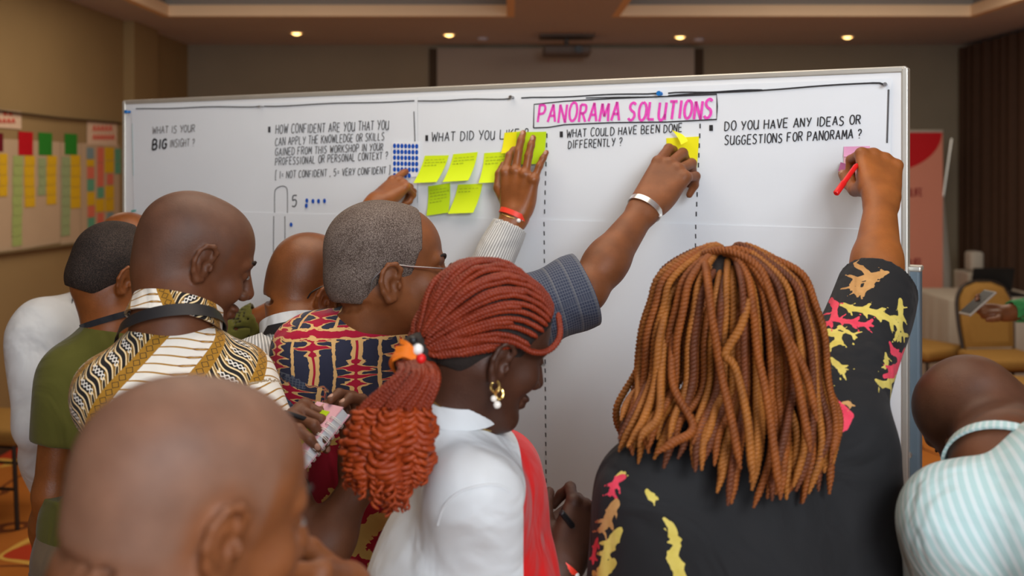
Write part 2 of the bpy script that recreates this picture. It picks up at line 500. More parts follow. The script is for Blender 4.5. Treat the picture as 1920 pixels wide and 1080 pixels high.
def tiedye():
    t = MT('tie_dye_cotton', .8, .2, .1); o = t.obj(); u, v, _ = t.comp(t.attr('pat'))
    navy, red, tan = (.028, .030, .055), (.40, .008, .035), (.72, .43, .16)
    per = .076
    wv = t.noise(t.vec(u * .6, v), 16., 1)
    uu = u + (wv - .5) * .020
    cell = (uu / per).floor()
    dx = ((uu / per).fract() - .5).abs() * per                # 0 at column centre
    jag = t.noise(t.vec(cell * 3.1, v * 1.0, u * .25), 95., 2)      # spiky horizontal bursts
    env = t.noise(t.vec(cell * 7.7, v), 13., 1)
    sp = (((v / .0150 + cell * .37 + jag * .9).fract() - .5).abs() * 2.)
    bw = ((env - .43) * .26).max(0.) * sp * sp + .0022
    halo = bw + .0060 + (t.noise(t.vec(u, v), 80., 3) - .4) * .012
    c = t.mix(dx.lt(halo), navy, tan)
    c = t.mix(dx.lt(bw), c, red)
    odd = ((uu / per + .5).fract() - .5).abs() * per
    c = t.mix(odd.lt(.0030 + (t.noise(t.vec(u, v * 2.), 60., 2) - .5) * .006), c, tan)
    hb = ((v + (t.noise(t.vec(u, 0.), 20., 2) - .5) * .02) / .170 + .35).fract()
    jv = t.noise(t.vec(u * .8, v * 3.), 70., 2)
    c = t.mix((hb - .5).abs().lt(jv * .13), c, tan); c = t.mix((hb - .5).abs().lt(jv * .075), c, red)
    # lower half of the garment: crimson with yellow bursts
    n1 = t.noise(t.vec(u, v), 17., 4); n2 = t.noise(t.vec(v + 3., u), 24., 4)
    low = t.mix(n1.gt(.53), (.36, .010, .03), (.66, .46, .14)); low = t.mix(n2.gt(.64), low, (.03, .03, .05))
    c = t.mix((v + (t.noise(t.vec(u, v), 30., 2) - .5) * .03).gt(.185), c, low)
    t.color(c); weave(t, o); return t.m
M['tiedye'] = tiedye()

def floral():
    t = MT('black_floral_crepe', .8, .2, .05); o = t.obj()
    a, b, c_ = t.comp(t.attr('mot')); n = t.noise(o, 60, 3)
    c = t.mix(t.noise(o, 10, 2), (.012, .012, .013), (.020, .020, .021))
    e = (n - .5) * .007
    c = t.mix((a + e).lt(0.), c, t.mix(n, (.52, .40, .05), (.78, .64, .18)))
    c = t.mix((b + e).lt(0.), c, t.mix(n, (.62, .015, .06), (.86, .10, .14)))
    c = t.mix((c_ + e).lt(0.), c, t.mix(n, (.40, .19, .05), (.66, .38, .15)))
    t.color(c); weave(t, o); return t.m
M['floral'] = floral()
def braidm(name, a, b, rough=.6):
    t = MT(name, rough, .35); o = t.obj()
    t.color(t.mix(t.noise(o, 30, 3), a, b)); t.bump(t.noise(o, 800, 2), .4, .001); return t.m
M['braid_red'] = braidm('copper_red_braid', (.12, .012, .004), (.30, .038, .008), .5)
M['curl_red'] = braidm('copper_red_curl', (.20, .020, .004), (.46, .070, .009), .5)
M['twist'] = braidm('auburn_twist', (.085, .020, .005), (.36, .098, .012))
M['twist2'] = braidm('dark_auburn_twist', (.045, .014, .006), (.20, .050, .012))
M['twist3'] = braidm('golden_auburn_twist', (.15, .048, .009), (.44, .150, .020))
# ---------------------------------------------------------------- the room
LX, RX, BY, FY, CZ = -3.2, 4.6, 10.0, -3.0, 3.0
def struct(o): o['kind'] = 'structure'; return o
struct(box('floor', ((LX + RX) / 2, (BY + FY) / 2, -.05), (RX - LX + .4, BY - FY + .4, .1), M['carpet']))
struct(box('wall_left', (LX - .1, (BY + FY) / 2, CZ / 2), (.2, BY - FY, CZ), M['side_wall']))
struct(box('wall_right', (RX + .1, (BY + FY) / 2, CZ / 2), (.2, BY - FY, CZ), M['side_wall']))
struct(box('wall_back', ((LX + RX) / 2, BY + .1, CZ / 2), (RX - LX + .4, .2, CZ + .3), M['back_wall']))
struct(box('wall_front', ((LX + RX) / 2, FY - .1, CZ / 2), (RX - LX + .4, .2, CZ + .3), M['side_wall']))
struct(box('trim_1', (LX + .045, 8.62, CZ / 2), (.09, .55, CZ), M['side_wall']))
# ceiling: a slab with two long recessed trays
cl = MB(); T0, T1 = 4.6, 8.15
tr = [(-2.8, 0.02), (.80, 3.72)]
xs = [LX - .2, tr[0][0], tr[0][1], tr[1][0], tr[1][1], RX + .2]
cl.box(((LX + RX) / 2, (T1 + BY + .2) / 2, CZ + .15), (RX - LX + .4, BY + .2 - T1, .3))
cl.box(((LX + RX) / 2, (T0 + FY - .2) / 2, CZ + .15), (RX - LX + .4, T0 - FY + .2, .3))
for i in (0, 2, 4):
    cl.box(((xs[i] + xs[i + 1]) / 2, (T0 + T1) / 2, CZ + .15), (xs[i + 1] - xs[i], T1 - T0, .3))
struct(cl.put('ceiling', M['ceiling']))
k = 2
for (a, b) in tr:
    m = MB()
    for (h0, h1, ins, wd) in ((0, .055, 0, .05),):
        m.box(((a + b) / 2, T1 - .03, CZ + .045), (b - a, .06, .09)); m.box(((a + b) / 2, T0 + .03, CZ + .045), (b - a, .06, .09))
        m.box((a + .03, (T0 + T1) / 2, CZ + .045), (.06, T1 - T0 - .12, .09)); m.box((b - .03, (T0 + T1) / 2, CZ + .045), (.06, T1 - T0 - .12, .09))
    struct(m.put('trim_%d' % k, M['cream'])); k += 1
    m = MB()
    m.box(((a + b) / 2, T1 - .012, CZ + .16), (b - a, .02, .14)); m.box(((a + b) / 2, T0 + .012, CZ + .16), (b - a, .02, .14))
    m.box((a + .012, (T0 + T1) / 2, CZ + .16), (.02, T1 - T0 - .05, .14)); m.box((b - .012, (T0 + T1) / 2, CZ + .16), (.02, T1 - T0 - .05, .14))
    struct(m.put('trim_%d' % k, M['tray_grey'])); k += 1
    n = 12
    rf = box('trim_%d' % k, ((a + b) / 2, (T0 + T1) / 2, CZ + .31), (b - a + .1, T1 - T0 + .1, .04), M['tray_wood']); struct(rf); k += 1
    for i in range(n):
        y0 = T0 + (T1 - T0) * i / n
        box('plank', ((a + b) / 2, y0 + (T1 - T0) / n / 2, CZ + .275), (b - a - .06, (T1 - T0) / n - .012, .02), M['tray_wood'], rf)
# screen wall panel with its two dark slots
struct(box('trim_%d' % k, ((-.735 + 1.79) / 2, BY - .03, 1.48), (1.79 + .735, .06, 2.96), M['screen_wall'])); k += 1
for a, b in ((-.816, -.737), (1.79, 1.885)):
    struct(box('trim_%d' % k, ((a + b) / 2, BY - .012, 1.48), (b - a, .02, 2.96), M['slot'])); k += 1
struct(box('baseboard_back', (LX + 1.2, BY - .012, .06), (2.3, .02, .12), M['slot']))
struct(box('baseboard_left', (LX + .012, 3.0, .06), (.02, 10, .12), M['slot']))
# curtains on the right wall
def curtain(y0, y1, x, mat, label, n, amp=.045):
    t = np.linspace(0, 1, n * 8 + 1); y = y0 + (y1 - y0) * t
    xx = x + amp * np.sin(t * n * 2 * math.pi) + .012 * np.sin(t * n * 4.7 + 1)
    front = np.stack([xx, y], 1); back = np.stack([xx + .012, y], 1)
    V = []
    for z in (.03, 1.0, 2.0, 2.96):
        sc = 1 + .25 * (2.96 - z) / 3
        for r in (front, back):
            for p in r: V.append((x + (p[0] - x) * sc, p[1], z))
    m = len(t); F = []
    for l in range(3):
        for side in (0, 1):
            o0 = (l * 2 + side) * m; o1 = o0 + 2 * m
            for i in range(m - 1):
                f = (o0 + i, o0 + i + 1, o1 + i + 1, o1 + i); F.append(f if side else f[::-1])
    o = put('curtain', np.array(V), F, mat); tag(o, label, 'curtain'); return o
curtain(8.05, 9.93, 4.40, M['curtain'], 'dark brown pleated curtain hanging down the right wall by the back corner', 11)
curtain(7.4, 8.02, 4.46, M['lit_gap'], 'pale curtain strip painted for the lit gap beside the dark brown curtain', 4, .03)  # paler strip stands in for the lit gap at the curtain edge

# ceiling fittings
for i, (px, py) in enumerate(((556, 61), (842, 64), (1275, 68), (1589, 68))):
    d = (CZ - CH) * FPX / (HZ - py); c = P(px, py, d); c[2] = CZ
    e = empty('downlight', c, ['lit ceiling downlight furthest left, above the left end of the board', 'lit ceiling downlight left of the projector',
        'lit ceiling downlight right of the projector, above the title', 'lit ceiling downlight furthest right, near the curtains'][i], 'ceiling light', 'ceiling downlights')
    a = np.linspace(0, 2 * math.pi, 24, endpoint=False)
    V, F = [], []
    for r, z in ((.062, .0), (.062, -.008), (.045, -.010), (.045, -.002)):
        V += [(c[0] + r * math.cos(t), c[1] + r * math.sin(t), c[2] + z) for t in a]
    for l in range(3): F += [(l * 24 + j, l * 24 + (j + 1) % 24, l * 24 + 24 + (j + 1) % 24, l * 24 + 24 + j) for j in range(24)]
    put('rim', V, F, M['cream'], e)
    V = [(c[0] + .044 * math.cos(t), c[1] + .044 * math.sin(t), c[2] - .006) for t in a] + [(c[0] + .02 * math.cos(t), c[1] + .02 * math.sin(t), c[2] - .022) for t in a]
    put('lamp', V, [(j, (j + 1) % 24, 24 + (j + 1) % 24, 24 + j) for j in range(24)] + [tuple(range(24, 48))[::-1]], M['lamp'], e)
    l = bpy.data.lights.new('lamp_light', 'SPOT'); l.energy = 14; l.color = (1, .75, .45); l.spot_size = 1.6; l.spot_blend = .6; l.shadow_soft_size = .05
    lo = bpy.data.objects.new('lamp_light', l); COL.objects.link(lo); lo.location = (c[0], c[1], c[2] - .05)
pr = empty('projector', (.53, 9.3, CZ), 'dark projector hanging from the ceiling in front of the back wall', 'projector')
box('ceiling_plate', (.50, 9.3, CZ - .012), (.50, .30, .024), M['projector'], pr, bev=.005)
MB().tube([(.50, 9.3, CZ - .02), (.50, 9.3, CZ - .11)], .022, 12).put('mount_pole', M['projector'], pr, True)
box('housing', (.50, 9.3, CZ - .145), (.43, .32, .085), M['projector'], pr, bev=.02)
MB().tube([(.60, 9.14, CZ - .145), (.60, 9.11, CZ - .145)], .035, 16).put('lens', M['black'], pr, True)
for px, py, lb in ((905, 71, 'small round smoke detector on the ceiling left of the projector'), (1310, 73, 'small round smoke detector on the ceiling right of the projector')):
    d = (CZ - CH) * FPX / (HZ - py); c = P(px, py, d)
    o = MB().tube([(c[0], c[1], CZ), (c[0], c[1], CZ - .02), (c[0], c[1], CZ - .032)], [.05, .048, .02], 20).put('smoke_detector', M['ceiling'], None, True); tag(o, lb, 'smoke detector')

# papers and notes on the left wall
WX = LX + .002
def wall_pt(px, py):
    d = LX / ((px - 960) / FPX); return d, CH - (py - HZ) / FPX * d
def wall_sheet(name, px0, py0, px1, py1, mat, label=None, cat=None, group=None, off=.0, th=.002, parent=None):
    d0, z0 = wall_pt(px0, py0); d1, _ = wall_pt(px1, py0); _, z1 = wall_pt((px0 + px1) / 2, py1); _, z0 = wall_pt((px0 + px1) / 2, py0)
    o = box(name, (WX + off + th / 2, (d0 + d1) / 2, (z0 + z1) / 2), (th, abs(d1 - d0), abs(z0 - z1)), mat, parent)
    if cat: tag(o, label, cat, group)
    return o
wall_sheet('wall_poster', -40, 262, 112, 468, M['poster'], 'wide paper on the left wall carrying the red and green cards', 'poster')
wall_sheet('wall_poster', 113, 268, 150, 462, M['poster'], 'narrow paper strip on the left wall under the right green card', 'poster')
wall_sheet('wall_poster', 151, 270, 223, 440, M['poster'], 'paper on the left wall covered by small multicoloured notes', 'poster')
mred = plain('red_card', (.42, .004, .012), .7, .2); mgrn = plain('green_card', (.02, .19, .02), .7, .2); mmar = plain('maroon_card', (.12, .004, .012), .7, .2)
wall_sheet('card', 33, 247, 60, 291, mred, 'crimson card at the top of the left wall papers', 'card', off=.003)
wall_sheet('card', 71, 249, 96, 291, mgrn, 'green card next to the crimson card on the left wall', 'card', off=.003)
wall_sheet('card', 120, 251, 143, 290, mgrn, 'green card nearest the small multicoloured notes on the left wall', 'card', off=.003)
wall_sheet('card', -20, 249, 4, 284, mmar, 'maroon card cut by the left edge of the photo', 'card', off=.003)
mt = plain('title_paper', (.60, .45, .34), .8, .2); mtx = plain('red_marker', (.50, .05, .03), .7, .2)
h1 = wall_sheet('title_sheet', -22, 206, 38, 240, mt, 'pale title sheet with red writing at far left of the wall', 'sign', off=.003)
h2 = wall_sheet('title_sheet', 162, 228, 218, 272, mt, 'pale title sheet with red writing above the multicoloured notes', 'sign', off=.003)
for hh, rows in ((h1, ((4, 24, 209, 217), (-6, 28, 222, 231))), (h2, ((172, 210, 235, 246), (172, 214, 252, 262)))):
    for (x0, x1, y0, y1) in rows:
        n = int((x1 - x0) / 7)
        for i in range(n):
            xa = x0 + (x1 - x0) * i / n
            d0, z0 = wall_pt(xa, y0); d1, z1 = wall_pt(xa + 5, y1)
            m = MB(); r = .005
            m.tube([(WX + .008, d0, z1), (WX + .008, (d0 + d1) / 2, z0), (WX + .008, d1, z1)], r, 4)
            m.tube([(WX + .008, d0, (z0 + z1) / 2), (WX + .008, d1, (z0 + z1) / 2)], r, 4)
            m.put('letter', mtx, hh)
wy = plain('wall_yellow', (.58, .36, .012), .8, .2); wg = plain('wall_green', (.30, .38, .13), .8, .2); wp = plain('wall_pink', (.58, .14, .09), .8, .2)
wt = plain('wall_teal', (.10, .30, .20), .8, .2); wb = plain('wall_blue', (.17, .25, .28), .8, .2); wsg = plain('wall_sage', (.26, .33, .17), .8, .2)
ORD = ['topmost ', 'second ', 'third ', 'fourth ', 'fifth ', 'sixth ', 'seventh ', 'eighth ', 'ninth ']
def column(x0, x1, y0, y1, n, mat, label, group, slant=0):
    for i in range(n):
        a = y0 + (y1 - y0) * i / n; b = y0 + (y1 - y0) * (i + 1) / n - .8; s = slant * i / n + random.uniform(-.8, .8)
        wall_sheet('sticky_note', x0 + s, a, x1 + s, b, mat, ORD[i] + label, 'sticky note', group, off=.004 + .0005 * (i % 2))
column(-3, 12, 288, 369, 4, wy, 'yellow note in the column at the left edge, under the maroon card', 'yellow notes at the left edge')
column(23, 41, 292, 462, 9, wg, 'pale green note in the long column left of the crimson card column', 'long pale green column', -2)
column(44, 63, 292, 389, 5, wy, 'yellow note in the column under the crimson card', 'yellow notes under the crimson card')
column(70, 84, 296, 367, 4, wsg, 'sage note in the short column under the left green card', 'short sage column')
column(86, 104, 292, 384, 5, wy, 'yellow note in the column under the left green card', 'yellow notes under the left green card')
column(114, 130, 294, 443, 8, wsg, 'sage note in the long column under the right green card', 'long sage column')
column(131, 149, 291, 391, 5, wy, 'yellow note in the column under the right green card', 'yellow notes under the right green card')
for k2, (x0, y0, x1, y1, m_, cn) in enumerate(((161, 277, 174, 298, wb, 'blue top'), (161, 299, 175, 312, wy, 'yellow second'), (162, 313, 175, 335, wp, 'pink third'), (162, 336, 175, 358, wt, 'teal fourth'),
    (162, 360, 176, 385, wy, 'lower yellow'), (163, 386, 176, 407, wp, 'lower pink'), (163, 408, 176, 432, wt, 'bottom teal'))):
    wall_sheet('sticky_note', x0, y0, x1, y1, m_, cn + ' note of the first column on the multicoloured paper', 'sticky note', off=.004)
for k2, (x0, y0, x1, y1, m_, cn) in enumerate(((181, 276, 193, 305, wp, 'upper pink'), (181, 306, 193, 350, wp, 'long pink'), (181, 351, 193, 371, wt, 'teal'), (178, 373, 194, 397, wy, 'yellow'), (181, 399, 193, 419, wp, 'bottom pink'))):
    wall_sheet('sticky_note', x0, y0, x1, y1, m_, cn + ' note of the second column on the multicoloured paper', 'sticky note', off=.004)
for k2, (x0, y0, x1, y1, m_, cn) in enumerate(((195, 276, 212, 300, wy, 'top yellow'), (195, 301, 212, 324, wy, 'second yellow'), (199, 326, 211, 346, wp, 'pink'), (196, 348, 212, 372, wy, 'third yellow'), (196, 373, 212, 396, wy, 'lowest yellow'), (199, 398, 211, 410, wb, 'blue'))):
    wall_sheet('sticky_note', x0, y0, x1, y1, m_, cn + ' note of the third column on the multicoloured paper', 'sticky note', off=.004)
for k2, (x0, y0, x1, y1, m_, cn) in enumerate(((214, 279, 225, 302, wt, 'upper teal'), (214, 303, 225, 326, wt, 'lower teal'))):
    wall_sheet('sticky_note', x0, y0, x1, y1, m_, cn + ' note of the last column on the multicoloured paper', 'sticky note', off=.004)
d0, z0 = wall_pt(-60, 201); d1, z1 = wall_pt(222, 231)
o = MB().tube([(WX + .02, d0, z0), (WX + .02, (d0 + d1) / 2, (z0 + z1) / 2 - .01), (WX + .02, d1, z1)], .008, 6).put('hanging_wire', M['slot'], None, True); tag(o, 'thin dark picture rail above the papers on the left wall', 'rail')
d0, z0 = wall_pt(-60, 482); d1, z1 = wall_pt(222, 448)
o = MB().tube([(WX + .02, d0, z0), (WX + .02, d1, z1)], .014, 6).put('wall_rail', plain('rail', (.12, .08, .035), .7), None, True); tag(o, 'dark rail along the bottom of the left wall papers', 'rail')

# roll-up banners
BR = 9.2
def banner(x0, x1, d, zt, mat, label, yaw=0):
    c = np.array([(x0 + x1) / 2, d, 0.]); R = basis(yaw)
    e = empty('roll_up_banner', c, label, 'banner')
    wd = x1 - x0
    box('base', c + [0, 0, .05], (wd + .04, .20, .10), M['alu'], e, R, .02)
    # sheet with slight side return
    box('sheet', c + [0, 0, (zt + .1) / 2], (wd, .006, zt - .1), mat, e, R)
    MB().tube([c + [0, .03, .08], c + [0, .03, zt + .0]], .012, 8).put('support_pole', M['alu'], e, True)
    box('top_rail', c + [0, 0, zt + .005], (wd, .02, .025), M['alu'], e, R, .004)
    return e
mb = plain('banner_pink', (.60, .235, .165), .6, .3, .05, 3); mbr = plain('banner_red', (.50, .004, .010), .6, .3, .05, 3); mbt = plain('banner_text', (.28, .03, .035), .6, .3); mwh = plain('banner_white', (.60, .55, .48), .6, .3, .05, 3)
XB0, XB1 = 3.03, 3.91; zt = CH - (247 - HZ) / FPX * BR
bn = banner(XB0, XB1, BR, zt, mb, 'pink roll-up banner with a red half circle at its top')
cx, rx_ = 3.38, .52
pts = [(cx + rx_ * math.cos(a), BR - .004, zt - .005 + .36 * math.sin(a)) for a in np.linspace(math.pi, 2 * math.pi, 40)]
pts = [(min(max(p[0], XB0), XB1), p[1], p[2]) for p in pts]
V = pts + [(p[0], p[1] - .002, p[2]) for p in pts]; n = len(pts)
put('half_circle', V, [tuple(range(n)), tuple(range(n, 2 * n))[::-1]] + [(i, i + 1, n + i + 1, n + i) for i in range(n - 1)] + [(n - 1, 0, n, 2 * n - 1)], mbr, bn, False)
bw = empty('roll_up_banner', (3.98, 9.5, 0), 'off-white banner standing behind the pink one, leaning edge', 'banner')
V = [(3.80, 9.42, .05), (4.18, 9.5, .05), (4.05, 9.5, 1.5), (3.88, 9.42, 2.10), (3.80, 9.42, 2.10)]
V2 = [(x, y + .01, z) for x, y, z in V]
put('sheet', V + V2, [(4, 3, 2, 1, 0), (5, 6, 7, 8, 9)] + [(i, (i + 1) % 5, 5 + (i + 1) % 5, 5 + i) for i in range(5)], mwh, bw, False)
MB().tube([(4.02, 9.52, 1.30), (4.13, 9.52, 2.06)], .012, 8).put('support_pole', M['alu'], bw, True)
box('base', (3.98, 9.5, .04), (.45, .2, .08), M['alu'], bw, bev=.02)

# banquet chairs
def seat_pad(c, R, w_, d_, h_):
    return MB().box(c, (w_, d_, h_), R, bev=.03)
def chair(loc, yaw, label, group=None):
    R = basis(yaw); L = lambda x, y, z: np.array(loc, float) + R @ np.array([x, y, z])
    e = empty('banquet_chair', loc, label, 'chair', group)
    # local: sitter faces +y
    seat_pad(L(0, 0, .455), R, .45, .44, .085).put('seat', M['chair_cloth'], e, True)
    prof = [(-.19, 0), (-.205, .18), (-.20, .34), (-.15, .43), (-.06, .465), (.06, .465), (.15, .43), (.20, .34), (.205, .18), (.19, 0)]
    lean = lambda x, z, y0: L(x, -.20 - z * .18 + y0, .50 + z)
    n = len(prof); V = [lean(x * .93, z * .97 + .01, .028) for x, z in prof] + [lean(x * .93, z * .97 + .01, -.022) for x, z in prof]
    V += [lean(x * .70, z * .80 + .05, .045) for x, z in prof]
    F = [(i, (i + 1) % n, n + (i + 1) % n, n + i)[::-1] for i in range(n)] + [tuple(range(n, 2 * n))] + [(i, (i + 1) % n, 2 * n + (i + 1) % n, 2 * n + i) for i in range(n)] + [tuple(range(2 * n, 3 * n))[::-1]]
    put('backrest', V, F, M['chair_cloth'], e)
    MB().tube(crv([lean(x, z, 0) for x, z in [(-.19, -.12)] + prof + [(.19, -.12)]], 40), .013, 8).put('back_frame', M['chair_frame'], e, True)
    for sx in (-1, 1):
        MB().tube([L(sx * .19, -.19, .42), L(sx * .20, -.28, .0)], .012, 8).put('leg', M['chair_frame'], e, True)
        MB().tube([L(sx * .20, .19, .42), L(sx * .20, .21, .0)], .012, 8).put('leg', M['chair_frame'], e, True)
        MB().tube([L(sx * .20, -.23, .20), L(sx * .20, .20, .20)], .008, 6).put('stretcher', M['chair_frame'], e, True)
    MB().tube([L(-.2, .19, .41), L(.2, .19, .41), L(.2, -.19, .41), L(-.2, -.19, .41), L(-.2, .19, .41)], .011, 6).put('seat_frame', M['chair_frame'], e, True)
    return e
chair((3.02, 7.45, 0), 150, 'ochre banquet chair nearest the board edge, in front of the pink banner', 'banquet chairs on the right')
chair((3.42, 7.05, 0), 176, 'ochre banquet chair below the phone, in front of the white table', 'banquet chairs on the right')
chair((3.12, 6.10, 0), -70, 'ochre banquet chair by the right edge, behind the bent man', 'banquet chairs on the right')
chair((-2.62, 5.25, 0), 100, 'ochre banquet chair by the left wall, beside the man in white', 'banquet chairs on the left')
chair((-2.78, 4.55, 0), 60, 'ochre banquet chair cut by the left edge, nearest the camera', 'banquet chairs on the left')
# table with white cloth and the white cabinet
tb = empty('banquet_table', (3.84, 8.3, 0), 'table under a white cloth in front of the curtains', 'table')
box('table_top', (3.84, 8.3, .735), (.82, .76, .03), M['tray_wood'], tb)
for sx in (-.36, .36):
    for sy in (-.3, .3): MB().tube([(3.84 + sx, 8.3 + sy, .72), (3.84 + sx, 8.3 + sy, 0)], .015, 8).put('leg', M['chair_frame'], tb, True)
def drape(c, w_, d_, z, zb, mat):
    a = np.linspace(0, 2 * math.pi, 97)[:-1]; V = []
    for (zz, k_) in ((z, 1.0), (z - .02, 1.015), ((z + zb) / 2, 1.03), (zb, 1.05)):
        for t in a:
            cx_, sx_ = math.cos(t), math.sin(t); s = 1 / max(abs(cx_), abs(sx_)); wv = 1 + (.012 * math.sin(t * 17) if zz < z - .1 else 0)
            V.append((c[0] + cx_ * s * w_ / 2 * k_ * wv, c[1] + sx_ * s * d_ / 2 * k_ * wv, zz))
    F = [(l * 96 + j, l * 96 + (j + 1) % 96, l * 96 + 96 + (j + 1) % 96, l * 96 + 96 + j)[::-1] for l in range(3) for j in range(96)] + [tuple(range(96))]
    return put('tablecloth', V, F, mat)
tag(drape((3.84, 8.3), .86, .8, .757, .06, M['cloth_white']), 'white tablecloth draped to the floor in front of the curtains', 'tablecloth')
lp = empty('laptop', (3.95, 8.2, .757), 'dark laptop lying on the white tablecloth', 'laptop')
box('keyboard', (3.95, 8.2, .767), (.34, .24, .018), M['black'], lp, bev=.005)
box('screen', (3.95, 8.33, .87), (.34, .012, .20), M['black'], lp, basis(0, -15), .004)
cb = empty('cabinet', (4.17, 9.1, 0), 'white cabinet in the corner between banner and curtain', 'cabinet')
box('body', (4.17, 9.1, .43), (.28, .30, .86), M['cloth_white'], cb, bev=.015)
box('door', (4.17, 8.945, .40), (.25, .012, .70), M['cloth_white'], cb, bev=.004)
box('handle', (4.26, 8.933, .50), (.012, .015, .10), M['alu'], cb)
o = MB().box((4.15, 9.1, .95), (.12, .16, .18), None, .03).put('speaker', M['cloth_white'], None, True); tag(o, 'small white upright device on top of the white cabinet', 'speaker')

# ---------------------------------------------------------------- the display board
DL, DR = 3.34, 2.20
def bdepth(px): return 1 / (1 / DL + (1 / DR - 1 / DL) * (px - 235) / (1690 - 235))
BL, BRt = P(235, HZ, DL), P(1690, HZ, DR)
BU = nrm(BRt - BL); BN = nrm(np.cross(BU, [0, 0, 1])); BN = BN if BN[1] < 0 else -BN
BZ = np.array([0, 0, 1.])
def bp(px, py, off=0.0): return P(px, py, bdepth(px)) + BN * off
BW = np.linalg.norm(BRt - BL)
ZT = 2.005; ZB = .42
RB = np.stack([BU, -BN, BZ], 1)
bc = (BL + BRt) / 2; bc[2] = 0
bd = empty('display_board', bc - BN * .0, 'wide white pinboard on a stand, across the middle of the room', 'board')
mid = lambda z: np.array([bc[0], bc[1], z])
box('panel', mid((ZT + ZB) / 2) - BN * .016, (BW, .028, ZT - ZB), M['white_board'], bd, RB)
box('top_frame', mid(ZT + .006) - BN * .016, (BW + .02, .034, .014), M['alu'], bd, RB, .003)
box('bottom_frame', mid(ZB - .006) - BN * .016, (BW + .02, .034, .014), M['alu'], bd, RB, .003)
for e0, sg in ((BL, -1), (BRt, 1)):
    c = e0.copy(); c[2] = (ZT + ZB) / 2
    box('side_frame', c + BU * sg * .007 - BN * .016, (.014, .036, ZT - ZB + .02), M['alu'], bd, RB, .003)
for e0, sg, zt2 in ((BL, -1, 1.5), (BRt, 1, 1.575)):
    c = e0 + BU * sg * .012; c = c - BN * .055; c[2] = zt2 / 2 + .02
    box('stand_post', c, (.045, .045, zt2 - .04), M['post'], bd, RB, .006)
    box('stand_foot', np.array([c[0], c[1], .02]), (.05, .55, .04), M['post'], bd, RB, .01)
    c2 = c.copy(); c2[2] = zt2; box('post_cap', c2, (.05, .05, .012), M['alu'], bd, RB, .004)
    c3 = c.copy() + BN * .024; c3[2] = 1.17; MB().tube([c3, c3 + BN * .012], .008, 8).put('screw', M['silver'], bd, True)
# paper sheets (origins pinned on the panel)
def pquad(name, px, mat, label, cat, off, th=.0012, nx=14, ny=10, wave=.0012, seed=0, curl=None, group=None, parent=None):
    """sheet through four photo corners given on the board plane: tl, tr, br, bl"""
    tl, tr_, br, bl = [bp(*p) for p in px]; V = []
    for s in (0, 1):
        for j in range(ny + 1):
            for i in range(nx + 1):
                a, b = i / nx, j / ny
                p = (tl * (1 - a) + tr_ * a) * (1 - b) + (bl * (1 - a) + br * a) * b
                h = off + wave * (math.sin(a * 7 + seed + b * 3) * math.sin(b * 6 + seed * 2) + 1) * (1 if 0 < a < 1 else .5)
                if curl: h += curl(a, b)
                V.append(p + BN * (h + (th if s else 0)))
    n = (nx + 1) * (ny + 1); F = []
    for j in range(ny):
        for i in range(nx):
            a = j * (nx + 1) + i; q = (a, a + 1, a + nx + 2, a + nx + 1)
            F.append(q); F.append(tuple(n + k_ for k_ in q)[::-1])
    rim = [j for j in range(nx + 1)] + [(j + 1) * (nx + 1) - 1 for j in range(1, ny + 1)] + [ny * (nx + 1) + i for i in range(nx - 1, -1, -1)] + [j * (nx + 1) for j in range(ny - 1, 0, -1)]
    for i in range(len(rim)): a, b = rim[i], rim[(i + 1) % len(rim)]; F.append((a, b, n + b, n + a)[::-1])
    o = put(name, V, F, mat, parent); 
    if cat: tag(o, label, cat, group)
    return o
def zpx(px, z): return HZ + (CH - z) * FPX / bdepth(px)
SH = []
SH.append(pquad('paper_sheet', ((248, 203), (784, 182), (784, 408), (252, 396)), M['paper'], 'upper left flip-chart sheet holding the question on confidence', 'paper sheet', .001, seed=1))
SH.append(pquad('paper_sheet', ((784.6, 181), (1672, 147), (1668, 434), (784.6, 408)), M['paper'], 'upper right flip-chart sheet with the pink title', 'paper sheet', .001, seed=2))
SH.append(pquad('paper_sheet', ((252, 393), (783, 405), (783, zpx(783, .60)), (252, zpx(252, .60))), M['paper'], 'lower left flip-chart sheet with the scale outline', 'paper sheet', .0036, seed=3, wave=.001))
SH.append(pquad('paper_sheet', ((783.6, 405), (1668, 431), (1664, zpx(1664, .60)), (783.6, zpx(783, .60))), M['paper'], 'lower right flip-chart sheet behind the two women', 'paper sheet', .0036, seed=4, wave=.001))

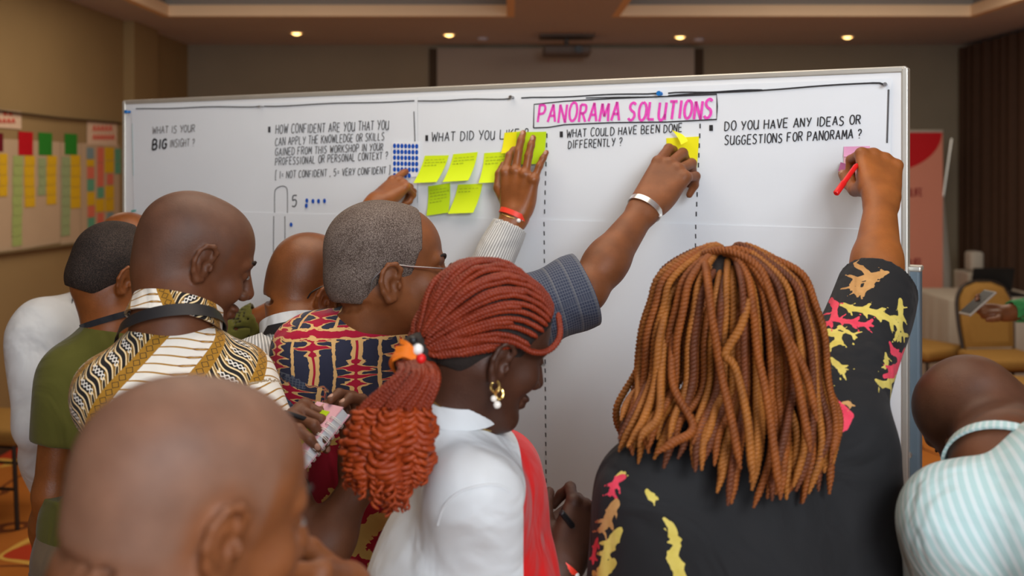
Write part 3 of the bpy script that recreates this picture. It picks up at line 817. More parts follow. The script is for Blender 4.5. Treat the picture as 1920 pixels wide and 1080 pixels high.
# ---- hand lettering from strokes
G = {'A': '0,0 2,6 4,0|.8,2.1 3.3,2.1', 'B': '0,0 0,6 2.4,5.8 3,4.6 2.2,3.3 0,3|2.2,3.3 3.6,2.2 3.2,.6 2,0 0,0', 'C': '3.6,5.2 2.4,6 1,5.6 .1,3.6 .2,1.6 1.2,.1 2.6,.1 3.6,.9',
 'D': '0,0 0,6|0,6 2.4,5.4 3.7,3.4 3.2,1.2 1.6,.1 0,0', 'E': '3.3,6 0,6 0,0 3.4,0|0,3.1 2.8,3.1', 'F': '3.4,6 0,6 0,0|0,3.1 2.7,3.1',
 'G': '3.6,5.2 2.3,6 .9,5.5 .1,3.5 .3,1.4 1.4,.1 3,.3 3.6,1.4 3.6,2.8 2.1,2.8', 'H': '0,6 0,0|3.6,6 3.6,0|0,3.1 3.6,3.1', 'I': '.6,6 .6,0',
 'J': '2.6,6 2.6,1 1.6,0 .4,.6', 'K': '0,6 0,0|3.4,6 .1,2.8|1.1,3.6 3.6,0', 'L': '0,6 0,0 3.2,0', 'M': '0,0 .6,6 2.3,1.6 4,6 4.6,0', 'N': '0,0 0,6 3.5,0 3.5,6',
 'O': '1.8,6 .5,5.1 0,3 .6,.8 1.9,0 3.3,.9 3.8,3 3.2,5.2 1.8,6', 'P': '0,0 0,6|0,6 2.6,5.8 3.3,4.5 2.5,3.1 0,2.8', 'R': '0,0 0,6|0,6 2.6,5.8 3.2,4.5 2.5,3.2 0,3|1.4,3.1 3.5,0',
 'S': '3.3,5.3 2.2,6 .8,5.6 .3,4.5 1.2,3.4 2.7,2.7 3.3,1.5 2.4,.2 1,0 0,.7', 'T': '-.1,6 3.9,6|1.9,6 1.9,0', 'U': '0,6 .1,1.6 1.2,0 2.6,.3 3.5,1.8 3.6,6|3.6,2 3.7,0',
 'V': '0,6 1.8,0 3.7,6', 'W': '0,6 1.1,0 2.4,4.6 3.7,0 4.9,6', 'X': '0,6 3.6,0|3.5,6 .1,0', 'Y': '0,6 1.8,3|3.8,6 1.2,0', '?': '.4,4.8 1,5.9 2.4,6 3.2,4.9 2.7,3.6 1.7,2.8 1.6,1.7|1.6,.5 1.6,0',
 ',': '.9,.4 .4,-1.2', '=': '.3,3.6 2.8,3.7|.3,2.1 2.8,2.2', '[': '1.8,7 .3,7 .3,-1.2 1.6,-1.2', ']': '0,7 1.4,7 1.4,-1.2 0,-1.2', '1': '.6,6 .6,0', '5': '3.2,6 .6,6 .4,3.5 2,3.9 3.2,2.7 3,1 1.7,0 .2,.6'}
WD = {'M': 4.6, 'W': 4.9, 'I': 1.2, '1': 1.2, ',': 1.4, '=': 3.1, '[': 2.0, ']': 1.6, 'A': 4.0, 'T': 3.8}
def ribbon_px(lines, wid, off=.0048, th=.0004):
    m = MB()
    for L_ in lines:
        pts = np.array([bp(x, y, off) for x, y in L_])
        if len(pts) < 2: continue
        T = np.gradient(pts, axis=0); T /= np.linalg.norm(T, axis=1)[:, None] + 1e-9
        W = np.cross(T, BN); ww = wid
        V, F = strip(pts, W, ww, th, BN); m.add(V, F)
    return m
def glyph_lines(text, x0, y0, x1, y1, h, slant=0.0, jit=.35, vert=True):
    tot = sum((WD.get(c, 3.7) + 1.6) if c != ' ' else 3.2 for c in text) - 1.6
    u = 0; out = []
    for c in text:
        if c == ' ': u += 3.2; continue
        jx, jy, js = random.uniform(-.12, .12), random.uniform(-.25, .25), random.uniform(.94, 1.05)
        for st in G[c].split('|'):
            raw = np.array([[float(v) for v in q.split(',')] for q in st.split()])
            if len(raw) > 2: raw = np.array(crv(np.c_[raw, np.zeros(len(raw))], len(raw) * 3))[:, :2] if c in 'BCDGOPRSUJ?5' else raw
            raw = raw + RNG.normal(0, .05 * jit, raw.shape)
            L_ = []
            for gx, gy in raw:
                a = (u + jx + gx * js) / tot; px = x0 + (x1 - x0) * a; by = y0 + (y1 - y0) * a
                L_.append((px + slant * gy / 6 * h, by - (gy * js + jy) / 6 * h))
            if c in 'BCDGOPRSUJ?5': out.append(L_)
            else: out += [[L_[i_], L_[i_ + 1]] for i_ in range(len(L_) - 1)]
        u += WD.get(c, 3.7) + 1.6
    return out
def text_px(parent, text, x0, y0, x1, y1, h, mat, wid=.0030, slant=.06):
    wid *= .74
    m = ribbon_px(glyph_lines(text, x0, y0, x1, y1, h, slant), wid)
    return m.put('handwriting', mat, parent)
def line_px(parent, pts, mat, wid=.0028, name='marker_line', off=.0048):
    return ribbon_px([pts], wid, off).put(name, mat, parent)
def wob(x0, y0, x1, y1, n=14, a=.9):
    return [(x0 + (x1 - x0) * t, y0 + (y1 - y0) * t + a * math.sin(t * 9 + x0) * (0 if t in (0, 1) else 1)) for t in np.linspace(0, 1, n)]
S0, S1, S2, S3 = SH
text_px(S0, 'WHAT IS YOUR', 288, 251, 367, 247, 13, M['ink_glare'], .0040)
text_px(S0, 'BIG', 288, 281, 314, 278, 18, M['ink'], .0085, .1)
text_px(S0, 'INSIGHT ?', 321, 276, 367, 274, 14, M['ink_glare'], .0040)
text_px(S0, 'HOW CONFIDENT ARE YOU THAT YOU', 519, 251, 730, 243, 17, M['ink_grey'], .0034)
text_px(S0, 'CAN APPLY THE KNOWLEDGE OR SKILLS', 518, 273, 722, 263, 14.5, M['ink_grey'], .0030)
text_px(S0, 'GAINED FROM THIS WORKSHOP IN YOUR', 518, 292, 720, 282, 14, M['ink_grey'], .0030)
text_px(S0, 'PROFESSIONAL OR PERSONAL CONTEXT ?', 518, 310, 729, 298, 14, M['ink_grey'], .0030)
text_px(S0, '[ 1= NOT CONFIDENT , 5= VERY CONFIDENT ]', 518, 335, 733, 325, 13, M['ink_grey'], .0029)
text_px(S0, '5', 549, 388, 558, 387, 20, M['ink'], .0048)
line_px(S0, [(x, y) for x, y in crv([(517, 403, 0), (517, 368, 0), (519, 355, 0), (530, 349, 0), (539, 352, 0), (541, 365, 0), (541, 403, 0)], 26)[:, :2]], M['ink_grey'], .0026)
line_px(S2, wob(516, 405, 515, 520, 8, .2), M['ink_grey'], .0026, off=.0064); line_px(S2, wob(537, 405, 537, 520, 8, .2), M['ink_grey'], .0026, off=.0064)
line_px(S0, wob(257, 204, 493, 199.5), M['ink_grey'], .0036); line_px(S0, wob(497, 199.5, 779, 189), M['ink_grey'], .0036)
line_px(S0, wob(778, 209, 780, 268, 6, .3), M['ink_grey'], .0028)
text_px(S1, 'WHAT DID YOU LIKE ?', 811, 265, 992, 259, 17, M['ink'], .0036)
text_px(S1, 'WHAT COULD HAVE BEEN DONE', 1064, 258, 1280, 247, 15, M['ink'], .0032)
text_px(S1, 'DIFFERENTLY ?', 1067, 279, 1168, 273, 15, M['ink'], .0032)
text_px(S1, 'DO YOU HAVE ANY IDEAS OR', 1360, 245, 1614, 233, 17, M['ink'], .0034)
text_px(S1, 'SUGGESTIONS FOR PANORAMA ?', 1360, 272, 1616, 259, 17, M['ink'], .0034)
ttl = text_px(S1, 'PANORAMA SOLUTIONS', 1010, 230, 1334, 222, 34, M['pink_ink'], .0088, .12)
ttl['label'] = 'magenta handwritten title lettering'
line_px(S1, [(1002, 240), (1003, 196), (1060, 190), (1150, 185), (1250, 181), (1345, 177), (1346, 200), (1345, 224), (1250, 229), (1150, 230), (1060, 234), (1030, 239), (1002, 240)], M['ink'], .0032)
line_px(S1, wob(785, 189.5, 960, 185), M['ink_grey'], .0036)
line_px(S1, wob(979, 184, 1236, 175), M['ink'], .0036); line_px(S1, [(1100, 184), (1160, 182.5), (1226, 182)], M['ink'], .0030)
line_px(S1, wob(1254, 175, 1430, 169), M['ink'], .0036); line_px(S1, wob(1254, 180, 1635, 156), M['ink'], .0036); line_px(S1, [(1635, 156), (1650, 156), (1662, 160)], M['ink'], .0040)
line_px(S1, wob(1667, 168, 1664, 268, 8, .3), M['ink_grey'], .0034)
for sh, q in ((S0, (507, 243)), (S1, (802, 259)), (S1, (1054, 252)), (S1, (1334.5, 240))):
    line_px(sh, [(q[0], q[1] - 5.5), (q[0], q[1] + 5.5)], M['ink'], .0088, 'bullet_square')
def dashes(sh, x0, y0, x1, y1, off=.0048):
    n = int((y1 - y0) / 17)
    for i in range(n):
        t = i / n; t2 = (i + .48) / n
        line_px(sh, [(x0 + (x1 - x0) * t, y0 + (y1 - y0) * t), (x0 + (x1 - x0) * t2 + .4, y0 + (y1 - y0) * t2)], M['ink'], .0030, 'dash', off)
dashes(S1, 1027, 250, 1022, 410); dashes(S3, 1022, 416, 1026, 930, .0064)
dashes(S1, 1314, 232, 1306, 415); dashes(S3, 1306, 421, 1302, 700, .0064)
line_px(S1, [(784.9, 300), (784.9, 380)], plain('tape_line', (.35, .45, .5), .6), .0018)
# little teal ticks where sheets meet
line_px(S0, wob(250, 232, 252, 330, 6, .3), plain('teal_line', (.35, .50, .50), .6), .0022); line_px(S2, [(249, 396), (258, 394.5)], plain('teal_tape', (.10, .42, .38), .6), .006, 'tape_tick', .0064)

def banner_text(text, x0, x1, yb, h):
    for L_ in glyph_lines(text, x0, yb, x1, yb, h):
        pts = [P(x, y, BR - .008) for x, y in L_]
        MB().tube(pts, .0055, 5).put('letter', mbt, bn)
banner_text('WILDLIFE', 1685, 1729, 367, 14); banner_text('WILDLIFE', 1685, 1727, 499, 14); banner_text('III', 1690, 1697, 378, 4)
a0, a1 = P(1680, 422, BR - .006), P(1698, 447, BR - .006)
box('blue_square', (a0 + a1) / 2, (abs(a1[0] - a0[0]), .004, abs(a0[2] - a1[2])), plain('banner_blue', (.03, .02, .16), .6), bn)
# pins
def pin(px, py, mat, label, r=.0065):
    c = bp(px, py, .004); m = MB(); m.tube([c, c + BN * .004], r * .75, 12); m.tube([c + BN * .004, c + BN * .014], [r * .5, r * .62], 12); m.tube([c + BN * .014, c + BN * .018], [r, r * .9], 12)
    e = empty('push_pin', c, label, 'push pin', 'pins along the top of the board'); m.put('pin_head', mat, e, True)
    MB().tube([c + BN * .001, c - BN * .010], .0007, 6).put('needle', M['steel'], e, True)
pin(245, 210, M['blue_pin'], 'blue push pin in the top left corner of the board')
pin(495, 200, M['steel'], 'tiny dark pin between the first two border lines', .003)
pin(964, 183, M['steel'], 'grey push pin left of the title', .0052)
pin(1240.5, 176, M['blue_pin'], 'blue push pin above the title')
pin(1662, 159, M['steel'], 'dark pin in the top right corner of the board', .0045)

# blue dot stickers
dotmesh = None
def dot(px, py, rx, mat=M['blue_dot'], parent=None, off=.0052, origin=None, nm='dot_sticker'):
    global dotmesh
    c = bp(px, py, off); r = rx / FPX * bdepth(px) * 1.22
    if dotmesh is None:
        V = [c + (.0052 * math.cos(a) * BU + .0066 * math.sin(a) * BZ) for a in np.linspace(0, 2 * math.pi, 18, endpoint=False)]
        V += [v + BN * .0006 for v in V]
        me = meshdata('dot', np.array(V) - c, [tuple(range(18, 36)), tuple(range(18))[::-1]] + [(i, (i + 1) % 18, 18 + (i + 1) % 18, 18 + i) for i in range(18)], mat, False); dotmesh = me
    o = bpy.data.objects.new(nm, dotmesh); COL.objects.link(o)
    if parent is None: o.location = c.tolist()
    else: o.parent = parent; o.location = (c - ORI[parent.name]).tolist()
    return o
rowl = [(578.5, 376, 'blue dot sticker beside the 5, first in its row'), (590, 377, 'blue dot sticker beside the 5, second in its row'), (600.5, 377, 'blue dot sticker beside the 5, third in its row'),
        (611.5, 376.5, 'blue dot sticker beside the 5, last in its row'), (577.5, 385.5, 'blue dot sticker just under the first one beside the 5'), (549, 421, 'single blue dot sticker on the lower sheet below the 5')]
for x, y, lb in rowl: tag(dot(x, y, 3.4, off=.0075), lb, 'sticker', 'loose blue dot stickers')
st = empty('sticker_sheet', bp(763, 300, .004), 'small backing sheet of blue dot stickers under a pointing finger', 'sticker sheet')
pquad('backing', ((737, 267), (789, 265), (789, 331), (737, 334)), plain('backing_paper', (.84, .86, .88), .4), None, None, .0052, nx=2, ny=2, wave=0, parent=st)
for j in range(6):
    for i in range(7):
        if j == 5 and i > 4: continue
        dot(742.5 + i * 6.9, 273.6 + j * 11.0 + .15 * i, 3.4, parent=st, off=.0068, nm='dot')

# sticky notes
def note(px, mat, label, group='lime sticky notes', bot=.022, seed=0, text=3, cx=.0, name='sticky_note', fold=None, off=.0055):
    cur = fold or (lambda a, b: bot * b ** 2.2 + cx * (a - .5) * b)
    o = pquad(name, px, mat, label, 'sticky note', off, th=.0006, nx=8, ny=10, wave=.0002, seed=seed, curl=cur, group=group)
    tl, tr_, br, bl = [np.array(p, float) for p in px]
    for r in range(text):
        b = .16 + r * .105; h = off + .0014 + cur(.5, b) + .0004
        ln = []
        x = .10
        while x < (.88 if r < text - 1 else .55):
            seg = []
            L_ = random.uniform(.06, .16)
            for q in np.linspace(0, 1, 9):
                a = min(x + L_ * q, .95); bb = b + .02 * math.sin(q * 25 + r) - .01 * a
                p = (tl * (1 - a) + tr_ * a) * (1 - bb) + (bl * (1 - a) + br * a) * bb
                seg.append(tuple(p))
            ln.append(seg); x += L_ + .05
        m = MB()
        for L2 in ln:
            pts = np.array([bp(p[0], p[1], h) for p in L2]); T = np.gradient(pts, axis=0); T /= np.linalg.norm(T, axis=1)[:, None] + 1e-9
            V, F = strip(pts, np.cross(T, BN), .0011, .0003, BN); m.add(V, F)
        m.put('handwriting', M['note_ink'], o)
    return o
M['note_ink'] = plain('note_ink', (.30, .40, .03), .6, .3)
note(((799, 292), (844, 291), (829, 341), (785.5, 343)), M['lime'], 'lime sticky note leaning left, first of the upper row', seed=1)
note(((852, 289), (898, 285), (888, 338), (840, 341)), M['lime'], 'lime sticky note, second of the upper row', seed=2)
note(((910, 287), (955, 284), (951, 341), (907, 343)), M['lime'], 'lime sticky note of the upper row partly under the man\'s hand', seed=3)
note(((805, 349), (846, 343), (848, 398), (807, 404)), M['lime2'], 'greener sticky note with dense writing, left of the lower row', seed=4, text=5, bot=.014)
note(((861, 346), (907, 344), (897, 398), (850, 400)), M['lime'], 'lime sticky note, right of the lower row', seed=5, text=2)
note(((948, 249), (982, 246), (978, 285), (944, 288)), M['yellow'], 'bright yellow note poking out left under the pressed green note', seed=6, text=0, bot=.008)
note(((972, 248), (1027, 247), (1024, 307), (968, 309)), M['lime2'], 'green sticky note pressed flat under the man\'s fingers', seed=7, text=0, bot=.008, off=.008)
note(((1251, 259), (1312, 256), (1309, 318), (1252, 321)), M['yellow'], 'bright yellow note being stuck up by the hand with the silver bracelet', 'yellow notes', seed=8, text=0, bot=.006)
note(((1265, 244), (1284, 252), (1302, 266), (1290, 272)), M['yellow'], 'folded yellow note pinched above the hand with the silver bracelet', 'yellow notes', seed=9, text=0, bot=.03, off=.020)
note(((1583, 275), (1632, 274), (1632, 293), (1583, 294)), plain('pink_note_top', (.78, .36, .58), .55), 'rose top strip of pink notes behind the raised fist', 'pink notes', seed=10, text=0, bot=.003)
note(((1583, 294.5), (1632, 293.5), (1632, 346), (1583, 346)), M['pink_pale'], 'pale pink sticky note behind the raised fist', 'pink notes', seed=11, text=0, bot=.006)
note(((1578, 304), (1600, 311), (1598, 324), (1575, 320)), plain('mauve_note', (.42, .11, .27), .55), 'folded mauve note beside the fingertips of the raised fist', 'pink notes', seed=12, text=0, bot=.012, off=.012)
# ---------------------------------------------------------------- people
HX = [-.14, -.05, -.012, .028, .040, .070, .10]
HZL = [-.062, -.062, -.022, -.022, .030, .062, .10]
class Head:
    def __init__(s, c, yaw, nod=0, roll=0, sc=1.0, ear=-.012, jaw=1.0):
        s.c, s.R, s.s, s.ear, s.jaw = np.array(c), basis(yaw, nod, roll), sc, ear, jaw
    def w(s, x, y, z): return s.c + s.s * (s.R @ np.array([x, y, z], float))
    def loc(s, X): return (X - s.c) @ s.R / s.s
    def cranium(s, f, g=0.0):
        k = s.s
        f.ell(s.w(0, -.018, .036), np.array([.075, .094, .080]) * k + g, .03, s.R)
        f.ell(s.w(0, .030, .030), np.array([.064, .062, .070]) * k + g, .03, s.R)
        f.ell(s.w(0, -.040, -.010), np.array([.062, .062, .062]) * k + g, .03, s.R)
        return f
    def build(s, f, N, neck=.058, young=False):
        k = s.s
        s.cranium(f)
        f.ell(s.w(0, .030, -.040), np.array([.058, .058, .075]) * k, .03, s.R)
        for sx in (-1, 1):
            f.cap(s.w(sx * .056, -.005, -.045), s.w(sx * .020, .070, -.100), .020 * k, .016 * k, .025)
            f.ell(s.w(sx * .040, .062, -.030), np.array([.024, .022, .024]) * k, .02)
            f.cap(s.w(sx * .012, .088, .020), s.w(sx * .044, .074, .020), .010 * k, .009 * k, .012)
        f.cap(s.w(-.012, .074, -.104), s.w(.012, .074, -.104), .018 * k, None, .02)
        f.cap(N, s.w(0, -.030, -.045), neck * 1.06, neck * .98, .03)
        f.cap(N + np.array([0, 0, .01]), s.w(0, -.005, -.070), neck * .9, neck * .8, .025)
        for sx in (-1, 1): f.ell(s.w(sx * .032, .098, .002), np.array([.016, .014, .011]) * k, .012, s.R, True)
        for sx in (-1, 1): f.ell(s.w(sx * .031, .078, .001), np.array([.0135, .012, .0105]) * k, .003, s.R)
        f.cap(s.w(0, .090, .012), s.w(0, .110, -.030), .0075 * k, .0125 * k, .010)
        for sx in (-1, 1): f.ell(s.w(sx * .014, .099, -.036), np.array([.010, .011, .009]) * k, .006, s.R)
        f.ell(s.w(0, .090, -.062), np.array([.027, .015, .008]) * k, .006, s.R)
        f.ell(s.w(0, .088, -.074), np.array([.023, .015, .009]) * k, .006, s.R)
        f.cap(s.w(-.022, .106, -.0675), s.w(.022, .106, -.0675), .0022 * k, None, .004, True)
        for sx in (-1, 1):
            E_ = lambda y, z, o=0.: s.w(sx * (.0735 + o), y - .006, z + s.ear)
            f.ell(E_(.000, .000, .002), np.array([.007, .019, .030]) * k, .008, s.R @ np.array(Matrix.Rotation(sx * .35, 3, 'Z')))
            hel = [(.012, .010, .004), (.014, .024, .009), (.004, .033, .013), (-.009, .031, .016), (-.018, .018, .018), (-.020, .002, .017), (-.014, -.014, .013), (-.003, -.027, .008), (.006, -.026, .005)]
            f.chain([E_(y, z, o) for y, z, o in hel], [.0042 * k] * 6 + [.0048 * k, .0070 * k, .0052 * k], .0035)
            f.ell(E_(.004, -.002, .012), np.array([.010, .009, .013]) * k, .004, s.R, True)
            f.ell(E_(-.008, .016, .016), np.array([.006, .006, .010]) * k, .004, s.R, True)
            f.cap(E_(-.010, .004, .009), E_(-.004, -.012, .008), .0032 * k, None, .003)
            f.ell(E_(.014, -.004, .007), np.array([.004, .004, .007]) * k, .004, s.R)
        return f
    def hairline(s, X, lift=0.0, recede=None):
        l = s.loc(X); y = l[:, 1]; z = l[:, 2]
        hz = np.interp(y, HX, HZL) + lift
        m = hz - z
        if recede is not None: m = np.maximum(m, recede(l))
        # keep clear of the ear
        return m * s.s, l
def hand(f, wrist, dirv, back, side, sc=1.0, curls=None, splay=(6, 1, -4, -10), thumb=None, k=.0045, fl=1.0, pw=1.0):
    d = nrm(dirv); b = nrm(back); b = nrm(b - d * (b @ d)); x = np.cross(d, b) * (-1 if side == 'R' else 1)
    wv = np.asarray(wrist, float)
    L = lambda a, c, e: wv + sc * (a * pw * x + c * d + e * b)
    curls = curls or [(12, 14, 8)] * 4
    kn = [(.030, .090), (.0095, .095), (-.011, .090), (-.030, .080)]
    ph = [(.044, .026, .021), (.048, .030, .022), (.045, .028, .021), (.035, .021, .019)]
    rr = [1.0, 1.02, .97, .86]
    f.cap(L(-.011, -.015, 0), L(.011, -.015, 0), .0165 * sc, None, .02)
    for i, (a, c) in enumerate(kn):
        f.cap(L(a * .55, .005, 0), L(a, c, 0), .0165 * sc, .0118 * sc, .014)
        f.ell(L(a, c - .002, .005), np.array([.0105, .0105, .0095]) * sc, .006)
    f.ell(L(.020, .035, -.012), np.array([.016, .030, .014]) * sc, .012, np.stack([x, d, b], 1))
    f.ell(L(-.024, .035, -.009), np.array([.012, .034, .012]) * sc, .012, np.stack([x, d, b], 1))
    nails = []
    for i, (a, c) in enumerate(kn):
        p = L(a, c, 0); sp = math.radians(splay[i]); ang = 0.0
        pts = [p]; dl = None
        for j in range(3):
            ang += math.radians(curls[i][j])
            dl = math.cos(ang) * (math.cos(sp) * d + math.sin(sp) * x) - math.sin(ang) * b
            p = p + dl * ph[i][j] * sc * fl; pts.append(p)
        r = [.0098, .0090, .0084, .0068]
        f.chain(pts, [q * rr[i] * sc for q in r], k)
        up = nrm(math.sin(ang) * (math.cos(sp) * d + math.sin(sp) * x) + math.cos(ang) * b)
        nails.append((pts[-1] - dl * .004 * sc + up * .0052 * sc, dl, up, .0052 * rr[i] * sc))
    th = thumb or [(.75, .60, -.25), (.45, .88, -.15), (.30, .95, -.10)]
    p = L(.022, .018, -.008); pts = [p]
    for v, l in zip(th, (.044, .034, .026)):
        v = nrm(v); vw = v[0] * x + v[1] * d + v[2] * b; p = p + vw * l * sc; pts.append(p)
    f.chain(pts, [.0150 * sc, .0120 * sc, .0108 * sc, .0085 * sc], k)
    upt = nrm(np.cross(vw, d) if abs(vw @ d) < .95 else x); upt = upt if upt @ b > 0 else -upt
    upt = nrm(upt - vw * (upt @ vw))
    nails.append((pts[-1] - vw * .004 * sc + upt * .0062 * sc, vw, upt, .0065 * sc))
    return dict(nails=nails, tips=[n[0] for n in nails], L=L, x=x, d=d, b=b)
def ring(c, axis, rx, ry, h, xdir, th=.004, flare=0.0, tilt=0.0, n=40, drop=0.0):
    ax = nrm(axis); x = nrm(np.asarray(xdir) - ax * (np.asarray(xdir) @ ax)); y = np.cross(ax, x); V = []
    for (o, hh) in ((0, 0), (flare, h), (flare + th, h), (th, 0)):
        for t in np.linspace(0, 2 * math.pi, n, endpoint=False):
            p = c + x * (rx + o) * math.cos(t) + y * (ry + o) * math.sin(t) + ax * (hh + drop * math.sin(t) * (1 if hh else .5))
            V.append(p)
    F = [(l * n + j, l * n + (j + 1) % n, ((l + 1) % 4) * n + (j + 1) % n, ((l + 1) % 4) * n + j)[::-1] for l in range(4) for j in range(n)]
    return V, F

SKIN = {'dark': (.135, .051, .022), 'deep': (.066, .026, .014), 'brown': (.25, .086, .024), 'mid': (.20, .071, .023), 'warm': (.32, .108, .024)}
def person(label, head, N, SL, SR, PV, armL, armR, skin, shirt, mat, legs, sleeve='short', girth=1.0, fold=.004, hs=.0045, hb=.0035,
           stub_highlight=None, sleeve_r=.062, smat=None, extra=None, bust=0.0, shx=None, foldfr=16., skinmat='skin', sleeve_mat=None, hem=(.75, .75), neck=.058, arm_s=1.0, shirt_name='shirt', curve=None):
    N, SL, SR, PV = map(lambda v: np.asarray(v, float), (N, SL, SR, PV))
    root = empty('person', (PV[0], PV[1], 0), label, 'person')
    a = nrm(SR - SL); dn = nrm(PV - (SL + SR) / 2); bf = nrm(np.cross(a, dn)); 
    fw = nrm(head.R @ np.array([0, 1, 0.]))
    # back of torso direction: away from where the torso faces; torso right-hand rule: facing = up x right
    face = nrm(np.cross(-dn, a)); bk = -face
    MS = (SL + SR) / 2; hw = np.linalg.norm(SR - SL) / 2
    # --- skin
    f = SDF()
    f.cap(MS + dn * .06, PV, .075, .085, .03); f.cap(N + dn * .02, MS + dn * .05, .06, .07, .03)
    f.cap(SL + (SR - SL) * .12, SR - (SR - SL) * .12, .042, None, .03)
    ft = np.array([PV[0], PV[1], 0.])
    lg = []
    for sx in (-1, 1):
        a2 = nrm(np.array([a[0], a[1], 0])); hp = PV + a2 * sx * .095 - np.array([0, 0, .04])
        kn = np.array([hp[0], hp[1], .50]) + a2 * sx * .01 + face * np.array([1, 1, 0]) * .02; an = np.array([hp[0], hp[1], .09]) + a2 * sx * .02
        lg.append((hp, kn, an)); f.cap(hp, kn, .07, .05, .02); f.cap(kn, an, .048, .035, .02)
    head.build(f, N, neck)
    H = {}
    for sd, S, arm in (('L', SL, armL), ('R', SR, armR)):
        E_, W_ = np.asarray(arm['e'], float), np.asarray(arm['w'], float); q = arm.get('s', arm_s)
        f.cap(S, E_, .050 * q, .040 * q, .025); f.cap(E_, E_ + (W_ - E_) * .35, .040 * q, .042 * q, .02); f.cap(E_ + (W_ - E_) * .3, W_, .043 * q, .026 * q, .02)
        H[sd] = hand(f, W_, arm.get('d', W_ - E_), arm.get('b', bk), sd, arm.get('hs', 1.0) * q, arm.get('curls'), arm.get('splay', (6, 1, -4, -10)), arm.get('thumb'), fl=arm.get('fl', 1.0), pw=arm.get('pw', 1.0))
    if extra: extra(f, head)
    V, Q = f.mesh(hb)
    body = put('body', V, Q, M[skinmat], root)
    C = np.tile(np.array(SKIN[skin]), (len(V), 1))
    hm, l = head.hairline(V)
    near = (np.abs(l) < .17).all(1)
    if stub_highlight is not None:
        er_w = np.sqrt(((l[:, 1] + .006) / .030) ** 2 + ((l[:, 2] - head.ear) / .042) ** 2)
        t = np.clip(-hm / .045, 0, 1) * near * stub_highlight[0] * np.where(np.abs(l[:, 0]) > .055, np.clip((er_w - .7) / .6, 0, 1), 1)
        C = C * (1 - t[:, None]) + np.array(stub_highlight[1]) * t[:, None]
    lip = near & (l[:, 1] > .088) & (np.abs(l[:, 2] + .068) < .013) & (np.abs(l[:, 0]) < .027)
    C[lip] = C[lip] * np.array([.80, .74, .75])
    ca = body.data.color_attributes.new('col', 'FLOAT_COLOR', 'POINT'); ca.data.foreach_set('color', np.c_[C, np.ones(len(C))].astype(np.float32).ravel())
    # nails, eyes, eyebrows
    for sd in 'LR':
        for (c, dl, up, r) in H[sd]['nails']:
            sdv = np.cross(dl, up); V2 = []; n = 10
            for (rr_, hh) in ((1.0, -.0004), (.75, .0010), (.0, .0014)):
                V2 += [c + dl * math.cos(t) * r * 1.25 * rr_ + sdv * math.sin(t) * r * rr_ + up * (hh + .0018 - .0022 * (math.sin(t) * rr_) ** 2) for t in np.linspace(0, 2 * math.pi, n, endpoint=False)]
            put('fingernail', V2, [(l_ * n + j, l_ * n + (j + 1) % n, l_ * n + n + (j + 1) % n, l_ * n + n + j) for l_ in (0, 1) for j in range(n)], M['cream_skinnail'], root)
    for sx in (-1, 1):
        a_ = np.linspace(0, 2 * math.pi, 14, endpoint=False); c = head.w(sx * .031, .0815, -.0005); u, v, y = head.R @ [1, 0, 0], head.R @ [0, 0, 1], head.R @ [0, 1, 0]
        V2 = [c + head.s * (u * .0105 * math.cos(t) + v * .0042 * math.sin(t) + y * .0085) for t in a_] + [c + head.s * (u * .0065 * math.cos(t) + v * .0030 * math.sin(t) + y * .0105) for t in a_]
        put('eye', V2, [(j, (j + 1) % 14, 14 + (j + 1) % 14, 14 + j) for j in range(14)] + [tuple(range(14, 28))], M['eye_white'], root)
        V2 = [c + head.s * (u * .0036 * math.cos(t) + v * .0030 * math.sin(t) + y * .0110) for t in a_]
        put('iris', V2, [tuple(range(14))], M['iris'], root)
        MB().tube(crv([head.w(sx * .014, .098, .021), head.w(sx * .030, .0935, .029), head.w(sx * .047, .079, .024)], 8), [.001, .0028, .003, .003, .0028, .0025, .002, .001], 6).put('eyebrow', M['hair_black'], root, True)
    # --- shirt
    g = SDF(); c_ = .012
    sc = girth
    TR = np.stack([a, bf, dn], 1)
    g.cap(SL, SR, .060, None, .05)
    g.cap(N + dn * .035, SL + (SR - SL) * .10, .052, .058, .05); g.cap(N + dn * .035, SR - (SR - SL) * .10, .052, .058, .05)
    g.ell(MS + dn * .15, (hw * .98 * min(sc, 1.12) + .012, .118 * sc, .22), .06, TR)
    mid = MS + (PV - MS) * .60
    g.ell(mid, (hw * .86 * sc + .01, .115 * sc, .21), .06, TR)
    g.ell(PV + np.array([0, 0, -.0]), (.172 * sc, .125 * sc, .15), .06, TR)
    if bust: g.ell(MS + dn * .17 + face * .085 * sc, (.13, bust, .10), .04, TR)
    if shx: shx(g)
    cuts = []
    for si, (sd, S, arm) in enumerate((('L', SL, armL), ('R', SR, armR))):
        E_, W_ = np.asarray(arm['e'], float), np.asarray(arm['w'], float); q = arm.get('s', arm_s)
        r0 = arm.get('sr', sleeve_r)
        if sleeve == 'long':
            fr = arm.get('hem', .93); hm_ = E_ + (W_ - E_) * fr
            g.cap(S, E_, r0, .052 * q, .04); g.cap(E_, hm_ + nrm(W_ - E_) * .01, .054 * q, .040 * q, .03); ax = nrm(W_ - E_); rin = .034 * q
            cuts.append((hm_, ax, .075, E_ + (W_ - E_) * (fr - .15), W_, rin))
        else:
            fr = arm.get('hem', .75); hm_ = S + (E_ - S) * fr
            re = arm.get('re', r0 * .98)
            g.cap(S, hm_ + nrm(E_ - S) * .03, r0, re, .045); ax = nrm(E_ - S)
            cuts.append((hm_, ax, -re * 1.5, hm_ - ax * .10, hm_ + ax * .14, re - .007))
    fo = folds(fold, foldfr, seed=hw * 31 + PV[0] * 5)
    dn32 = dn
